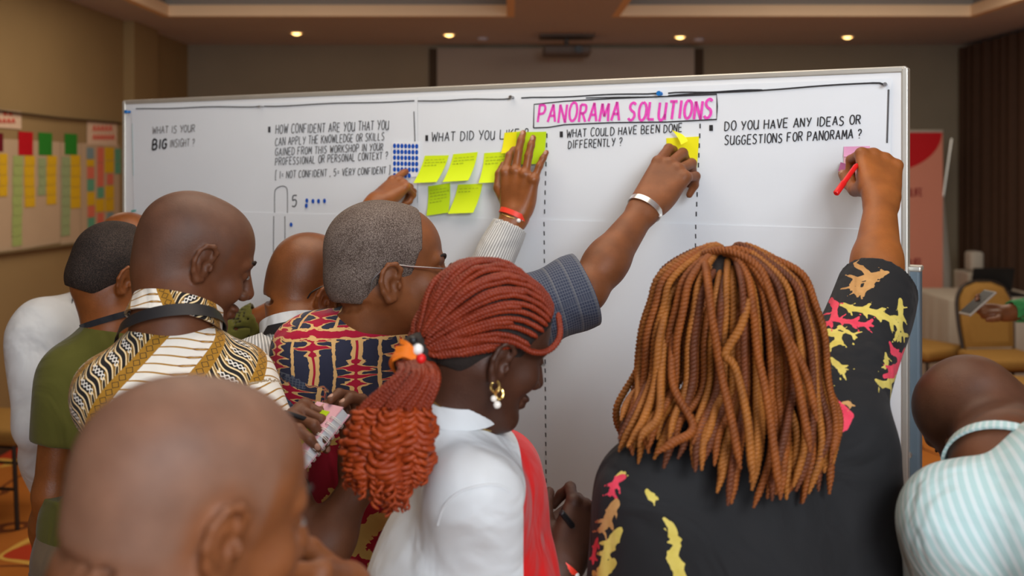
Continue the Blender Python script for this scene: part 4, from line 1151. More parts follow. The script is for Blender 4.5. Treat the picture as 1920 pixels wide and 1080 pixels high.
    def post(d, X):
        d = d + fo(X)
        for (c, ax, R_, p0, p1, ri) in cuts:
            q = X - c.astype(np.float32); m = (q ** 2).sum(1) < R_ ** 2
            if R_ < 0:
                al = q @ ax.astype(np.float32); m = (al > -.06) & (al < .11) & (((q ** 2).sum(1) - al ** 2) < R_ ** 2)
            if m.any():
                d[m] = np.maximum(d[m], (q[m] @ ax.astype(np.float32)))
                ti = SDF.one(('c', p0, p1, (ri, ri), 0, False), X[m]); d[m] = np.maximum(d[m], -ti)
        return np.maximum(d, (.0 + (PV[2] - .13)) - X[:, 2])
    V, Q = g.mesh(hs, post, pad=.02)
    sh = put(shirt_name, V, Q, mat, root)
    # pattern coordinates
    rel = V - N; yy = rel @ dn; xx = rel @ a; zz = rel @ bk
    U = np.arctan2(xx, zz + .10) * (.13 + np.abs(xx) * .25); pat = np.stack([U, yy, zz], 1)
    for (sd, S, arm) in (('L', SL, armL), ('R', SR, armR)):
        E_, W_ = np.asarray(arm['e'], float), np.asarray(arm['w'], float)
        for (A_, B_) in ((S, E_),) + (((E_, W_),) if sleeve == 'long' else ()):
            ax = nrm(B_ - A_); q = V - A_; t = q @ ax; rad = q - t[:, None] * ax; rd = np.linalg.norm(rad, axis=1)
            e1 = nrm(np.cross(ax, np.cross(bk, ax))); e2 = np.cross(ax, e1)
            m = (rd < .092) & (t > .035) & (t < np.linalg.norm(B_ - A_) + .05)
            an = np.arctan2(rad @ e2, rad @ e1)
            pat[m] = np.stack([an * .058, t + .05, np.ones(len(t))], 1)[m]
    setattr3(sh, 'pat', pat)
    if curve is not None: curve(sh, V)
    # sleeves of another cloth are a separate part laid over the arm
    if sleeve_mat is not None:
        for sd in sleeve_mat[1]:
            S, arm = (SL, armL) if sd == 'L' else (SR, armR)
            E_ = np.asarray(arm['e'], float); ax = nrm(E_ - S); Ls = np.linalg.norm(E_ - S) * sleeve_mat[2]
            e1 = nrm(np.cross(ax, np.cross(bk, ax))); e2 = np.cross(ax, e1); r0 = arm.get('sr', sleeve_r) + .010; r1 = sleeve_mat[3]
            V2, n, m = [], 40, 26
            for s_, off in ((0, 0.), (1, -.003)):
                for i in range(m):
                    t = i / (m - 1)
                    for j in range(n):
                        th = 2 * math.pi * j / n
                        r = r0 + (r1 - r0) * t + off + .0035 * math.sin(th * 3 + t * 7) * t + .003 * math.sin(t * 19 + th * 2)
                        V2.append(S + ax * (.02 + Ls * t) + (e1 * math.cos(th) + e2 * math.sin(th)) * r)
            F2 = [(s_ * n * m + i * n + j, s_ * n * m + i * n + (j + 1) % n, s_ * n * m + (i + 1) * n + (j + 1) % n, s_ * n * m + (i + 1) * n + j)[::(1 if s_ == 0 else -1)] for s_ in (0, 1) for i in range(m - 1) for j in range(n)]
            F2 += [((m - 1) * n + j, (m - 1) * n + (j + 1) % n, n * m + (m - 1) * n + (j + 1) % n, n * m + (m - 1) * n + j) for j in range(n)]
            so = put('sleeve', V2, F2, sleeve_mat[0], root)
            PT = [( (j / n) * 2 * math.pi * .06, i / (m - 1) * Ls, 1) for s_ in (0, 1) for i in range(m) for j in range(n)]
            setattr3(so, 'pat', PT)
    # --- trousers and shoes
    tr_ = SDF()
    tr_.ell(PV - np.array([0, 0, .03]), (.165 * sc, .118 * sc, .15), .05, TR)
    for hp, kn, an in lg:
        tr_.cap(hp, kn, .092, .068, .04); tr_.cap(kn, an, .068, .056, .03)
    V, Q = tr_.mesh(.011, lambda d, X: np.maximum(d, X[:, 2] - (PV[2] + .07)))
    put('trousers', V, Q, legs, root)
    fc = nrm(np.array([face[0], face[1], 0]))
    for hp, kn, an in lg:
        s2 = SDF(); b0 = an.copy(); b0[2] = .045
        s2.cap(b0 - fc * .05, b0 + fc * .02, .038, .040, .02); s2.cap(b0 + fc * .02, b0 + fc * .13 - np.array([0, 0, .012]), .042, .030, .03); s2.cap(an, b0, .045, .042, .02)
        V, Q = s2.mesh(.008, lambda d, X: np.maximum(np.maximum(d, .004 - X[:, 2]), X[:, 2] - .10))
        put('shoe', V, Q, M['shoe'], root)
    return dict(root=root, H=H, a=a, dn=dn, bk=bk, face=face, N=N, MS=MS, body=body, shirt=sh, head=head, lg=lg)
def cap_hair(p, mat, off=.004, lift=0., recede=None, h=.0038, name='hair'):
    hd = p['head']; f = hd.cranium(SDF(), off)
    f.ell(hd.w(0, -.055, -.030), np.array([.052, .046, .040]) * hd.s + off, .03, hd.R)
    def post(d, X):
        m, _ = hd.hairline(X, lift, recede); return np.maximum(d, m)
    V, Q = f.mesh(h, post); return put(name, V, Q, mat, p['root'])
def lanyard(p, lift=.0, r=.072, w_=.021, tilt=.03):
    N, a, bk, dn, face = p['N'], p['a'], p['bk'], p['dn'], p['face']; up = -dn
    pts, ws, ns = [], [], []
    for t in np.linspace(-180, 180, 61):
        th = math.radians(t); u = bk * math.cos(th) + a * math.sin(th)
        z = lift + .012 * math.cos(th) + (0 if math.cos(th) > 0 else math.cos(th) * .10) - tilt * (1 - math.cos(th))
        pts.append(N + u * r * (1 + (.25 if math.cos(th) < 0 else 0) * -math.cos(th)) + up * z); ns.append(u); ws.append(nrm(up * .9 - u * .35))
    V, F = strip(pts, ws, w_, .0016, ns); put('lanyard', V, F, M['lanyard'], p['root'])
def collar(p, mat, r=.066, h=.035, name='collar', lean=0.0, flare=-.004, drop=0.0, lift=-.005, tiltdir=None, patscale=True):
    N, hd = p['N'], p['head']; ax = nrm(nrm(hd.w(0, -.03, -.05) - N) + np.array([0, 0, .6]))
    if tiltdir is not None: ax = nrm(ax + np.asarray(tiltdir))
    V, F = ring(N + ax * lift, ax, r, r * 1.04, h, p['a'], .0045, flare, drop=drop)
    o = put(name, V, F, mat, p['root'])
    n = 40; setattr3(o, 'pat', [(2 * math.pi * j / n * r + .03, [0, h, h, 0][l] + .075, 0) for l in range(4) for j in range(n)])
    return o
def fan(p0, n, spread): return [p0 + spread * (i / (n - 1) - .5) for i in range(n)]
def hang(S, out, fwd=0.0, face=np.array([0, 1, 0.])):
    e = S + np.array([out, 0, -.29]) + face * fwd; w_ = e + np.array([out * .2, 0, -.25]) + face * (fwd + .06)
    return dict(e=e, w=w_, d=w_ - e, b=np.array([np.sign(out) * 1.0, -.3, 0]), curls=[(22, 28, 18)] * 4)
def Z(px, d, z): return np.array([(px - 960) / FPX * d, d, z])
FIST = [(75, 85, 45)] * 4; LOOSE = [(35, 40, 20)] * 4

# 1 man in the white shirt, far left
h = Head(P(240, 478, 2.95), 55, 38, 0, 1.0)
N = P(184, 530, 2.82); SL = P(74, 622, 2.70); SR = P(222, 608, 3.00)
W1 = person('man in a white shirt and black lanyard at far left, bald crown bent forward', h, N, SL, SR, Z(205, 2.80, .95),
    dict(e=P(66, 800, 2.66), w=P(95, 930, 2.90), hem=.9, s=1.05), dict(e=P(300, 760, 2.98), w=P(312, 690, 3.06), curls=LOOSE, hs=.8), 'brown', None, M['white_cloth'], M['navy_cloth'], 'long',
    fold=.013, hs=.007, hb=.0045, foldfr=22., skinmat='skin_shiny', sleeve_r=.072, girth=1.06)
collar(W1, M['white_cloth'], r=.070, h=.04, lift=.0, flare=.008); lanyard(W1, lift=.022, r=.085)

# 2 man in the olive t-shirt
h = Head(P(222, 516, 2.40), 52, 22, 0, 1.02, ear=-.010)
N = P(212, 612, 2.36); SL = P(128, 705, 2.30); SR = P(385, 662, 2.58)
iw = P(708, 378, 2.69)
O2 = person('man in an olive t-shirt reaching right, cropped black hair and shiny forehead', h, N, SL, SR, Z(215, 2.34, .95),
    dict(e=P(98, 925, 2.28), w=P(88, 1105, 2.40), d=(0.1, .3, -1), b=(-.8, -.6, 0), curls=LOOSE, hem=.56, re=.056),
    dict(e=P(575, 560, 2.62), w=iw, d=P(780, 320, 2.78) - iw, b=(-.45, -.75, .45), hs=1.08, curls=[(8, 12, 6), (55, 70, 40), (62, 75, 40), (68, 80, 40)], thumb=[(.55, .75, -.5), (.1, .95, -.3), (-.2, .9, -.3)], hem=.55, s=.95),
    'brown', None, M['olive'], M['khaki'], 'short', fold=.005, hs=.0065, hb=.0035, sleeve_r=.060, skinmat='skin_shiny')
cap_hair(O2, M['hair_black'], .005, lift=.004, recede=lambda l: (l[:, 1] + .008) - np.maximum(l[:, 0] * 0 + .0, (np.abs(l[:, 0]) - .058) * 2.2))
collar(O2, M['dark_cloth'], r=.064, h=.014, lift=.010, flare=0.)

# 3 man in the batik shirt
h = Head(P(366, 487, 1.85), 58, 20, 4, 1.04, ear=.002)
N = P(322, 618, 1.78); SL = P(222, 745, 1.72); SR = P(440, 722, 1.80)
rw = P(672, 905, 1.74); lw = P(520, 806, 1.79)
B3 = person('shaven-headed man in a brown, cream and black batik shirt, writing in a notebook', h, N, SL, SR, Z(345, 1.66, .95),
    dict(e=P(425, 1010, 1.96), w=lw, d=P(566, 768, 1.71) - lw, b=(-.25, -.35, .9), curls=[(28, 42, 22), (42, 60, 30), (50, 66, 34), (56, 70, 36)], thumb=[(.55, .8, -.4), (.1, .95, -.35), (-.1, .97, -.2)], hem=.85),
    dict(e=P(590, 1060, 1.68), w=rw, d=(-.06, .45, .9), b=(.55, .80, .15), curls=[(30, 62, 40), (28, 60, 40), (30, 62, 40), (34, 64, 40)], thumb=[(.9, .45, -.10), (.5, .8, -.35), (.0, .9, -.5)], hem=.52, hs=1.04),
    'dark', None, M['batik'], M['navy_cloth'], 'short', fold=.0035, hs=.0048, hb=.0032, sleeve_r=.070, girth=1.14, shx=lambda g: g.ell(N + np.array([.004, -.004, -.022]), (.086, .076, .036), .03), stub_highlight=(.50, (.095, .058, .043)), neck=.064)
collar(B3, M['batik'], r=.080, h=.036, lift=.012, flare=-.006, tiltdir=(.28, .1, 0)); lanyard(B3, lift=.014, r=.088, w_=.022, tilt=.012)

# 4 bald man with glasses behind
h = Head(P(585, 540, 2.30), 52, 24, 6, 1.04, ear=-.012)
N = P(552, 632, 2.22); SL = P(470, 700, 2.14); SR = P(690, 672, 2.42)
gw = P(966, 400, 2.56); gd = bdepth(975)
def groove(f, hd, z, y0, w_, r):
    q = [hd.w(x, y0 + (x / w_) ** 2 * .040, z + (x / w_) ** 2 * .008) for x in np.linspace(-w_, w_, 9)]
    f.chain(q, [r * .2] + [r] * 7 + [r * .2], .014, True)
def nr(f, hd):
    groove(f, hd, -.058, -.083, .052, .0035)
G4 = person('bald man with thin glasses and grey striped shirt, arm raised to the green notes', h, N, SL, SR, Z(570, 2.20, .95),
    hang(SL, -.05), dict(e=P(880, 590, 2.50), w=gw, d=(BU * .14 + BZ * 1.0 + np.array([0, .10, 0])), b=BN + np.array([0, 0, .05]), hs=1.05, fl=.86, pw=1.22, curls=[(20, 34, 16), (6, 10, 6), (4, 8, 4), (8, 10, 6)], splay=(3, 2, -1, -12),
    thumb=[(.62, .72, -.1), (.25, .95, -.35), (.0, .9, -.55)], hem=.88, s=1.10), 'brown', None, M['pin_stripe'], M['dark_cloth'], 'long', fold=.004, hs=.005, hb=.0033, extra=nr, skinmat='skin_shiny', stub_highlight=(.35, (.085, .045, .028)), sleeve_r=.062)
collar(G4, M['tee_white'], r=.068, h=.036, lift=.0, flare=.0); lanyard(G4, lift=.02, r=.079, w_=.021, tilt=.0)

# 5 man in tie-dye
h = Head(P(728, 503, 2.0), 74, 4, -4, 1.12, ear=-.024)
N = P(692, 592, 2.0); SL = P(582, 662, 1.98); SR = P(806, 652, 2.09)
tw = P(1214, 384, 2.28)
def nr5(f, hd):
    groove(f, hd, -.052, -.090, .055, .004); groove(f, hd, -.072, -.083, .055, .004)
T5 = person('man in a navy, crimson and tan tie-dye top with glasses, cropped greying hair', h, N, SL, SR, Z(700, 2.02, .95),
    dict(e=P(548, 905, 2.02), w=P(610, 960, 2.18), curls=LOOSE, hem=.8),
    dict(e=P(1098, 545, 2.16), w=tw, d=P(1308, 250, 2.39) - tw, b=BN + np.array([.1, 0, .35]), hs=1.24, curls=[(14, 40, 25), (22, 52, 35), (30, 60, 38), (40, 64, 38)], thumb=[(.15, .62, -.80), (.1, .85, -.5), (.1, .9, -.4)], hem=.5, s=1.08, pw=.95),
    'mid', None, M['tiedye'], M['navy_cloth'], 'short', fold=.004, hs=.0048, hb=.0033, extra=nr5, sleeve_r=.066, girth=1.12, sleeve_mat=(M['denim'], 'RL', .94, .080), neck=.062)
cap_hair(T5, M['hair_grey'], .004, recede=lambda l: (l[:, 1] - .045))

# 6 young woman with copper braids
h = Head(P(916, 640, 1.56), 64, 25, 0, .95, ear=-.026)
N = P(850, 778, 1.56); SL = P(928, 885, 1.72); SR = P(888, 935, 1.46)
rw6 = P(1058, 1054, 1.60)
def tee(sh, V):
    fd = nrm(np.array([.93, .35, 0.])); q = (V - P(978, 950, 1.5)) @ fd; z = V[:, 2] - P(978, 950, 1.5)[2]
    setattr3(sh, 'mot', np.stack([-(q + .018 - .9 * np.maximum(z - .02, 0) + .15 * np.minimum(z, 0) ** 2), q * 0 + 1, q * 0 + 1], 1))
    px = proj(V); n = len(V); nn = np.empty(n * 3, np.float32); sh.data.vertices.foreach_get('normal', nn); vis = np.where((nn.reshape(-1, 3) * (V - np.array([0, 0, CH]))).sum(1) < 0)[0]
    pts = [V[vis[np.argmin((px[vis, 0] - x) ** 2 + (px[vis, 1] - y) ** 2)]] for x, y in ((822, 985), (835, 950), (862, 926), (895, 914), (930, 910), (956, 918))]
    MB().tube(crv(pts, 24), .0022, 6).put('seam', M['tee_white'], sh.parent, True)
def teemat():
    t = MT('white_jersey_red_front', .8, .2, .1); o = t.obj(); a, _, _ = t.comp(t.attr('mot'))
    c = t.mix(t.noise(o, 12, 3), (.60, .62, .63), (.67, .69, .70)); t.color(t.mix(a.lt(0.), c, (.66, .008, .008))); weave(t, o); return t.m
R6 = person('young woman in a white t-shirt with red front, long copper-red braids tied back', h, N, SL, SR, Z(785, 1.56, .92),
    dict(e=P(1010, 1110, 1.84), w=P(1035, 1000, 1.92), d=(.8, .5, .35), b=(.1, -.5, .9), curls=LOOSE, s=.9, hem=.7),
    dict(e=P(952, 1235, 1.52), w=rw6, d=P(1102, 962, 1.66) - rw6, b=(.35, -.85, .35), s=1.0, hs=1.05, curls=[(45, 60, 30), (60, 70, 35), (68, 75, 38), (70, 78, 38)], thumb=[(.6, .75, -.4), (.2, .9, -.5), (0, .9, -.4)], hem=.78, sr=.060, re=.072),
    'deep', None, teemat(), M['navy_cloth'], 'short', fold=.004, hs=.005, hb=.0032, sleeve_r=.058, bust=.072, girth=1.12, neck=.050, curve=tee, shirt_name='t_shirt', arm_s=.88)
collar(R6, M['tee_white'], r=.064, h=.030, lift=.004, flare=-.008)
cap_hair(R6, M['scalp'], .003, lift=.0)

# 7 woman with auburn twists
h = Head(P(1368, 602, 1.62), 8, 4, -4, .95)
N = P(1378, 800, 1.56); SL = P(1214, 915, 1.52); SR = P(1545, 812, 1.62)
kw = P(1652, 368, 2.03); kp = P(1645, 268, 2.13)
def floralpaint(sh, V):
    n = len(sh.data.vertices); nn = np.empty(n * 3, np.float32); sh.data.vertices.foreach_get('normal', nn); nn = nn.reshape(-1, 3)
    px = proj(V); vis = (nn * (V - np.array([0, 0, CH]))).sum(1) < 0
    iv = np.where(vis)[0]
    A = np.ones((n, 3)) * .5
    def anchor(x, y):
        d = (px[iv, 0] - x) ** 2 + (px[iv, 1] - y) ** 2
        c = iv[np.argsort(d)[:6]]; c = c[d[np.argsort(d)[:6]] < 100] if len(c) else c
        if len(c) == 0: return None
        return V[c[np.argmin(V[c, 1])]]
    def stroke(ch, pts):
        q = [(anchor(x, y), r / FPX * 1.85) for x, y, r in pts]; q = [v for v in q if v[0] is not None]
        for (p0, r0), (p1, r1) in zip(q[:-1], q[1:]):
            e = SDF.one(('c', p0, p1, (r0, r1), 0, False), V); A[:, ch] = np.minimum(A[:, ch], e)
    def leaf(ch, spine, lobes, l=1.0):
        """curved spine of (x,y,r) with side lobes growing off it"""
        stroke(ch, spine)
        for i in range(len(spine) - 1):
            x0, y0, r0 = spine[i]; x1, y1, _ = spine[i + 1]; dx, dy = x1 - x0, y1 - y0; L_ = math.hypot(dx, dy) + 1e-6
            for s_ in lobes:
                ln = (r0 * 1.9 + 7) * l; mx, my = x0 + dx * .5, y0 + dy * .5
                ex, ey = mx + (dx / L_ * .75 - s_ * dy / L_ * .8) * ln, my + (dy / L_ * .75 + s_ * dx / L_ * .8) * ln
                stroke(ch, [(mx, my, r0 * .6), ((mx + ex) / 2 + dy / L_ * 1.5, (my + ey) / 2, r0 * .45), (ex, ey, 1.0)])
    Y_, P_, T_ = 0, 1, 2
    leaf(T_, [(1668, 508, 4), (1645, 512, 8), (1618, 518, 9), (1600, 527, 7), (1594, 540, 3)], (1, -1)); leaf(T_, [(1640, 514, 6), (1625, 536, 7), (1610, 545, 6), (1592, 543, 2)], (1, -1), .8); leaf(T_, [(1630, 512, 4), (1608, 500, 5), (1600, 490, 2)], (1,), .7)
    leaf(P_, [(1556, 560, 5), (1566, 572, 7), (1560, 590, 6), (1548, 610, 3)], (1, -1)); leaf(P_, [(1560, 596, 5), (1585, 600, 7), (1610, 604, 6), (1636, 608, 3)], (1, -1))
    leaf(Y_, [(1578, 570, 5), (1600, 578, 7), (1630, 580, 8), (1660, 590, 8), (1682, 606, 6), (1690, 640, 4)], (1, -1)); leaf(Y_, [(1690, 560, 4), (1692, 580, 7), (1690, 610, 6), (1698, 640, 3)], (1, -1), .8)
    leaf(Y_, [(1535, 625, 4), (1552, 618, 7), (1572, 622, 7), (1570, 640, 6), (1540, 655, 5), (1528, 668, 3)], (1, -1)); leaf(Y_, [(1570, 610, 4), (1590, 618, 5), (1604, 628, 2)], (1, -1))
    leaf(P_, [(1672, 642, 3), (1678, 660, 8), (1692, 676, 8), (1682, 690, 6), (1668, 694, 3)], (1, -1)); leaf(P_, [(1698, 655, 4), (1694, 668, 8), (1700, 688, 5)], (1, -1), .7)
    leaf(Y_, [(1662, 660, 3), (1664, 676, 5), (1662, 690, 3)], (1, -1)); leaf(Y_, [(1645, 712, 4), (1655, 722, 7), (1672, 718, 5), (1684, 704, 3)], (1, -1)); leaf(P_, [(1660, 706, 4), (1675, 702, 5), (1690, 696, 3)], (1,), .5)
    leaf(Y_, [(1556, 668, 3), (1566, 680, 7), (1578, 690, 5), (1584, 694, 2)], (1, -1)); leaf(Y_, [(1504, 694, 3), (1522, 700, 7), (1535, 710, 4)], (1, -1))
    leaf(Y_, [(1500, 720, 5), (1514, 728, 10), (1520, 742, 7), (1516, 766, 3)], (1, -1)); leaf(Y_, [(1512, 722, 6), (1535, 728, 7), (1556, 734, 4)], (1, -1))
    leaf(P_, [(1530, 728, 4), (1552, 740, 6), (1572, 754, 8), (1588, 775, 8), (1584, 796, 5), (1572, 804, 2)], (1,), .9); leaf(T_, [(1585, 752, 3), (1592, 752, 5), (1596, 758, 2)], (1, -1), .6)
    leaf(P_, [(1165, 892, 5), (1152, 898, 6), (1146, 912, 5), (1140, 930, 3)], (1, -1)); leaf(Y_, [(1152, 894, 3), (1162, 886, 4), (1168, 884, 2)], (1,), .6)
    leaf(Y_, [(1212, 918, 3), (1218, 928, 5), (1226, 936, 2)], (1, -1), .6); leaf(T_, [(1152, 944, 6), (1142, 960, 8), (1130, 984, 6), (1122, 1000, 3)], (1, -1))
    leaf(Y_, [(1240, 968, 4), (1250, 982, 6), (1258, 1000, 6), (1260, 1012, 3)], (1, -1), .6); leaf(Y_, [(1264, 1022, 5), (1256, 1040, 8), (1266, 1060, 9), (1270, 1085, 6)], (1, -1), .8)
    leaf(Y_, [(1160, 994, 4), (1148, 1010, 8), (1136, 1025, 8), (1128, 1045, 6), (1120, 1085, 5)], (1, -1), .9); leaf(Y_, [(1146, 1052, 5), (1134, 1066, 8), (1122, 1082, 8)], (1, -1), .8)
    leaf(P_, [(1118, 1010, 3), (1112, 1030, 6), (1108, 1055, 4)], (1, -1), .6)
    r2 = random.Random(5)                          # the print goes on round the parts the photograph does not show
    hid = np.where(~vis)[0]
    for q in range(26):
        c = V[hid[r2.randrange(len(hid))]]; ch = r2.choice((0, 0, 1, 2)); prev = c; ang = r2.uniform(0, 6.28)
        for s_ in range(5):
            nx = prev + np.array([math.cos(ang) * .02, 0, math.sin(ang) * .02]); ang += .45; nx = V[np.argmin(((V - nx) ** 2).sum(1))]
            A[:, ch] = np.minimum(A[:, ch], SDF.one(('c', prev, nx, (.009 - .0014 * s_, .0076 - .0014 * s_), 0, False), V)); prev = nx
    setattr3(sh, 'mot', A)
K7 = person('woman in a black blouse with pink and yellow leaf print, shoulder-length auburn twists', h, N, SL, SR, Z(1400, 1.54, .90),
    dict(e=P(1186, 1230, 1.55), w=P(1185, 1330, 1.78), curls=LOOSE, hem=.93, sr=.068, re=.080),
    dict(e=P(1640, 560, 1.86), w=kw, d=kp - kw, b=(.05, -.93, .36), hs=1.12, s=1.06, curls=[(62, 80, 50), (72, 85, 50), (76, 85, 50), (80, 85, 50)], splay=(8, 2, -5, -12), thumb=[(.10, .60, -.80), (.15, .85, -.5), (.25, .9, -.2)], hem=1.08, sr=.078, re=.068),
    'warm', None, M['floral'], M['dark_cloth'], 'short', fold=.008, hs=.0045, hb=.0033, sleeve_r=.075, girth=1.22, bust=.08, shx=lambda g: g.cap(P(1585, 860, 1.62), P(1600, 1300, 1.58), .082, .11, .07), curve=floralpaint, shirt_name='blouse', foldfr=9.)
cap_hair(K7, M['scalp'], .004, lift=-.01)

# 8 bald man in the foreground
h = Head(P(362, 955, .86), 50, 12, 3, .97, ear=-.004)
N = P(285, 1190, .83); SL = N + np.array([-.10, .12, -.115]); SR = N + np.array([.11, -.10, -.125])
def nr8(f, hd):
    groove(f, hd, -.042, -.100, .055, .005)
    f.ell(hd.w(0, -.055, -.075), np.array([.062, .052, .05]), .02, hd.R)
fw8 = P(652, 1112, 1.09)
F8 = person('shaven-headed man closest to the camera at bottom left, fist raised to his mouth', h, N, SL, SR, np.array([N[0] + .02, .80, .93]),
    dict(e=np.array([-.31, 1.13, 1.09]), w=fw8, d=(-.18, -.95, .30), b=(1, -.12, .1), hs=.95, curls=[(30, 45, 22), (32, 48, 24), (34, 50, 24), (36, 50, 24)], thumb=[(.7, .6, -.5), (.2, .9, -.5), (.0, .9, -.4)]), hang(SR, .05, face=np.array([.8, .6, 0])),
    'mid', None, M['grey_cloth'], M['dark_cloth'], 'short', fold=.004, hs=.008, hb=.0028, extra=nr8, stub_highlight=(.55, (.21, .135, .10)), neck=.066)  # scalp tint paler than the skin, painting in greyish highlights
collar(F8, M['grey_cloth'], r=.072, h=.02)

# 9 bent man in mint stripes at right
h = Head(P(1832, 790, 1.66), -18, 34, -30, .93, ear=-.02)
N = P(1888, 880, 1.46); SL = P(1790, 985, 1.42); SR = P(2075, 890, 1.36)
M9 = person('shaven-headed man bending down at bottom right in a mint and white striped shirt', h, N, SL, SR, np.array([.99, 1.16, .93]),
    dict(e=P(1800, 1180, 1.52), w=P(1840, 1300, 1.75), curls=LOOSE, hem=.9, sr=.075), dict(e=P(2160, 1130, 1.52), w=P(2080, 1230, 1.72), curls=LOOSE, hem=.9, sr=.075), 'dark', None, M['mint'], M['khaki'], 'short',
    fold=.0035, hs=.006, hb=.0035, stub_highlight=(.4, (.075, .045, .032)), girth=1.15, extra=lambda f, hd: groove(f, hd, -.026, -.110, .066, .008), neck=.073)
collar(M9, M['mint'], r=.083, h=.016, lift=-.008)

# 10 person in green, mostly outside the frame
h = Head(np.array([2.36, 4.3, 1.60]), -60, 22, 0, 1.0)
G10 = person('person in green at the right edge, sleeve and hand holding out a phone', h, np.array([2.40, 4.32, 1.45]), np.array([2.30, 4.14, 1.39]), np.array([2.46, 4.46, 1.39]), np.array([2.42, 4.32, .94]),
    dict(e=P(1985, 575, 4.05), w=P(1880, 588, 4.0), d=(-1, .0, .15), b=(-0.1, .6, -.7), hs=.8, curls=LOOSE, hem=.86, s=1.15), hang(np.array([2.46, 4.46, 1.39]), .05), 'mid', None, M['green'], M['dark_cloth'], 'long', fold=.005, hs=.008, hb=.005, sleeve_r=.066)
cap_hair(G10, M['hair_black'], .005)
# ---------------------------------------------------------------- braids, twists and curls
def sweepq(pts, r, n=5):
    pts = np.asarray(pts, float); m = len(pts); r = np.broadcast_to(np.asarray(r, float), (m,))
    T = np.gradient(pts, axis=0); T /= np.linalg.norm(T, axis=1)[:, None] + 1e-9
    ref = np.array([.31, -.9, .28]); N = np.cross(T, ref); N /= np.linalg.norm(N, axis=1)[:, None] + 1e-9; B = np.cross(T, N)
    a = np.arange(n) * 2 * math.pi / n
    V = (pts[:, None] + r[:, None, None] * (np.cos(a)[None, :, None] * N[:, None] + np.sin(a)[None, :, None] * B[:, None])).reshape(-1, 3)
    i = np.arange(m - 1)[:, None] * n; j = np.arange(n)[None]; j2 = (j + 1) % n
    return V, np.stack([i + j, i + j2, i + n + j2, i + n + j], -1).reshape(-1, 4)
def plait(ctrl, R_, per, strands=3, samp=10, taper=.25, kind='braid'):
    """strand geometry wound along a control path: braid (3 strands), twist (2 strands) or curl (ringlet)"""
    c = crv(ctrl, 60); L = np.r_[0, np.cumsum(np.linalg.norm(np.diff(c, axis=0), axis=1))]
    n = max(12, int(L[-1] / per * samp)); s = np.linspace(0, L[-1], n)
    p = np.stack([np.interp(s, L, c[:, k]) for k in range(3)], 1)
    _, N, B = frames(p); ph = 2 * math.pi * s / per
    tp = np.clip((L[-1] - s) / (R_ * 6) + .35, .35, 1) * np.clip(s / (R_ * 3) + .5, .5, 1)
    VV, QQ, o = [], [], 0
    sg_ = 1 if kind != 'curl' or int(abs(ctrl[0][0] + ctrl[-1][2]) * 1e4) % 2 else -1; r0_ = float(np.sum(ctrl[-1]) * 7e3) % 6.28 if kind == 'curl' else 0
    for k in range(strands):
        a = sg_ * ph + 2 * math.pi * k / strands + ctrl[0][0] * 90 + r0_
        if kind == 'braid': u, v, r = .55 * R_ * np.sin(a), .38 * R_ * np.sin(2 * a), R_ * .56
        elif kind == 'twist': u, v, r = .48 * R_ * np.cos(a), .48 * R_ * np.sin(a), R_ * .60
        else:
            jt = 1 + .35 * np.sin(s * 140 + ctrl[0][2] * 300) + .2 * np.sin(s * 330 + ctrl[0][0] * 500); a = a + .9 * np.sin(s * 90 + ctrl[0][1] * 400)
            u, v, r = R_ * np.cos(a) * jt, R_ * np.sin(a) * jt, R_ * .46
        q = p + (u * tp)[:, None] * N + (v * tp)[:, None] * B
        V, Q = sweepq(q, r * tp); VV.append(V); QQ.append(Q + o); o += len(V)
    return np.concatenate(VV), np.concatenate(QQ)
def child_of_hair(nm, VQ, mat, hair): return put(nm, VQ[0], VQ[1], mat, hair)
# the young woman's cornrow braids swept back into a ponytail that ends in ringlets
def slerp(a, b, t):
    w_ = math.acos(max(-1, min(1, a @ b))); return (math.sin((1 - t) * w_) * a + math.sin(t * w_) * b) / math.sin(w_)
hairR = put('hair_base', *[(lambda f: f.mesh(.005))(SDF().ell(R6['head'].w(.012, -.105, -.055), (.026, .026, .030), .02).ell(R6['head'].w(.012, -.120, -.075), (.024, .022, .03), .02))][0], M['scalp'], R6['root'])
hd = R6['head']; ec = np.array([0, -.016, .036]); er = np.array([.0805, .1010, .0875]); knot_l = np.array([.014, -.120, -.062])
kd = nrm((knot_l - ec) / er)
capf = hd.cranium(SDF(), .003); capf.ell(hd.w(0, -.055, -.030), np.array([.052, .046, .040]) * hd.s + .003, .03, hd.R)
r3 = random.Random(3)
for row, (cnt, back) in enumerate(((30, 0.0), (15, .34))):
    for i in range(cnt):
        t = math.radians(-116 + 232 * (i + .5) / cnt)
        st_ = np.array([.078 * math.sin(t), .030 + .056 * math.cos(t), .008 + .088 * max(0, math.cos(t)) ** .75 + .004])
        d0 = nrm((st_ - ec) / er)
        pts = []
        for q in np.linspace(back, .97, 14):
            md = nrm(np.array([math.sin(t) * 1.0, -.22, -.10 + 1.10 * math.cos(t)])); dd = nrm((1 - q) ** 2 * d0 + 2 * q * (1 - q) * 1.5 * md + q * q * kd); u_ = nrm(er * dd); cw = hd.w(*ec); uw = hd.R @ u_
            tt = np.linspace(.04, .17, 90); fv = capf.ev(cw + tt[:, None] * uw); tq = tt[np.argmax(fv > 0)]
            pts.append(cw + uw * (tq + .0022 + (.0035 if row else 0) + .006 * q * r3.random()))
        pts.append(hd.w(*(knot_l + np.array([r3.uniform(-.010, .010), -.008, r3.uniform(-.010, .012)]))))
        child_of_hair('braid', plait(pts, .0053, .0155), M['braid_red'], hairR)
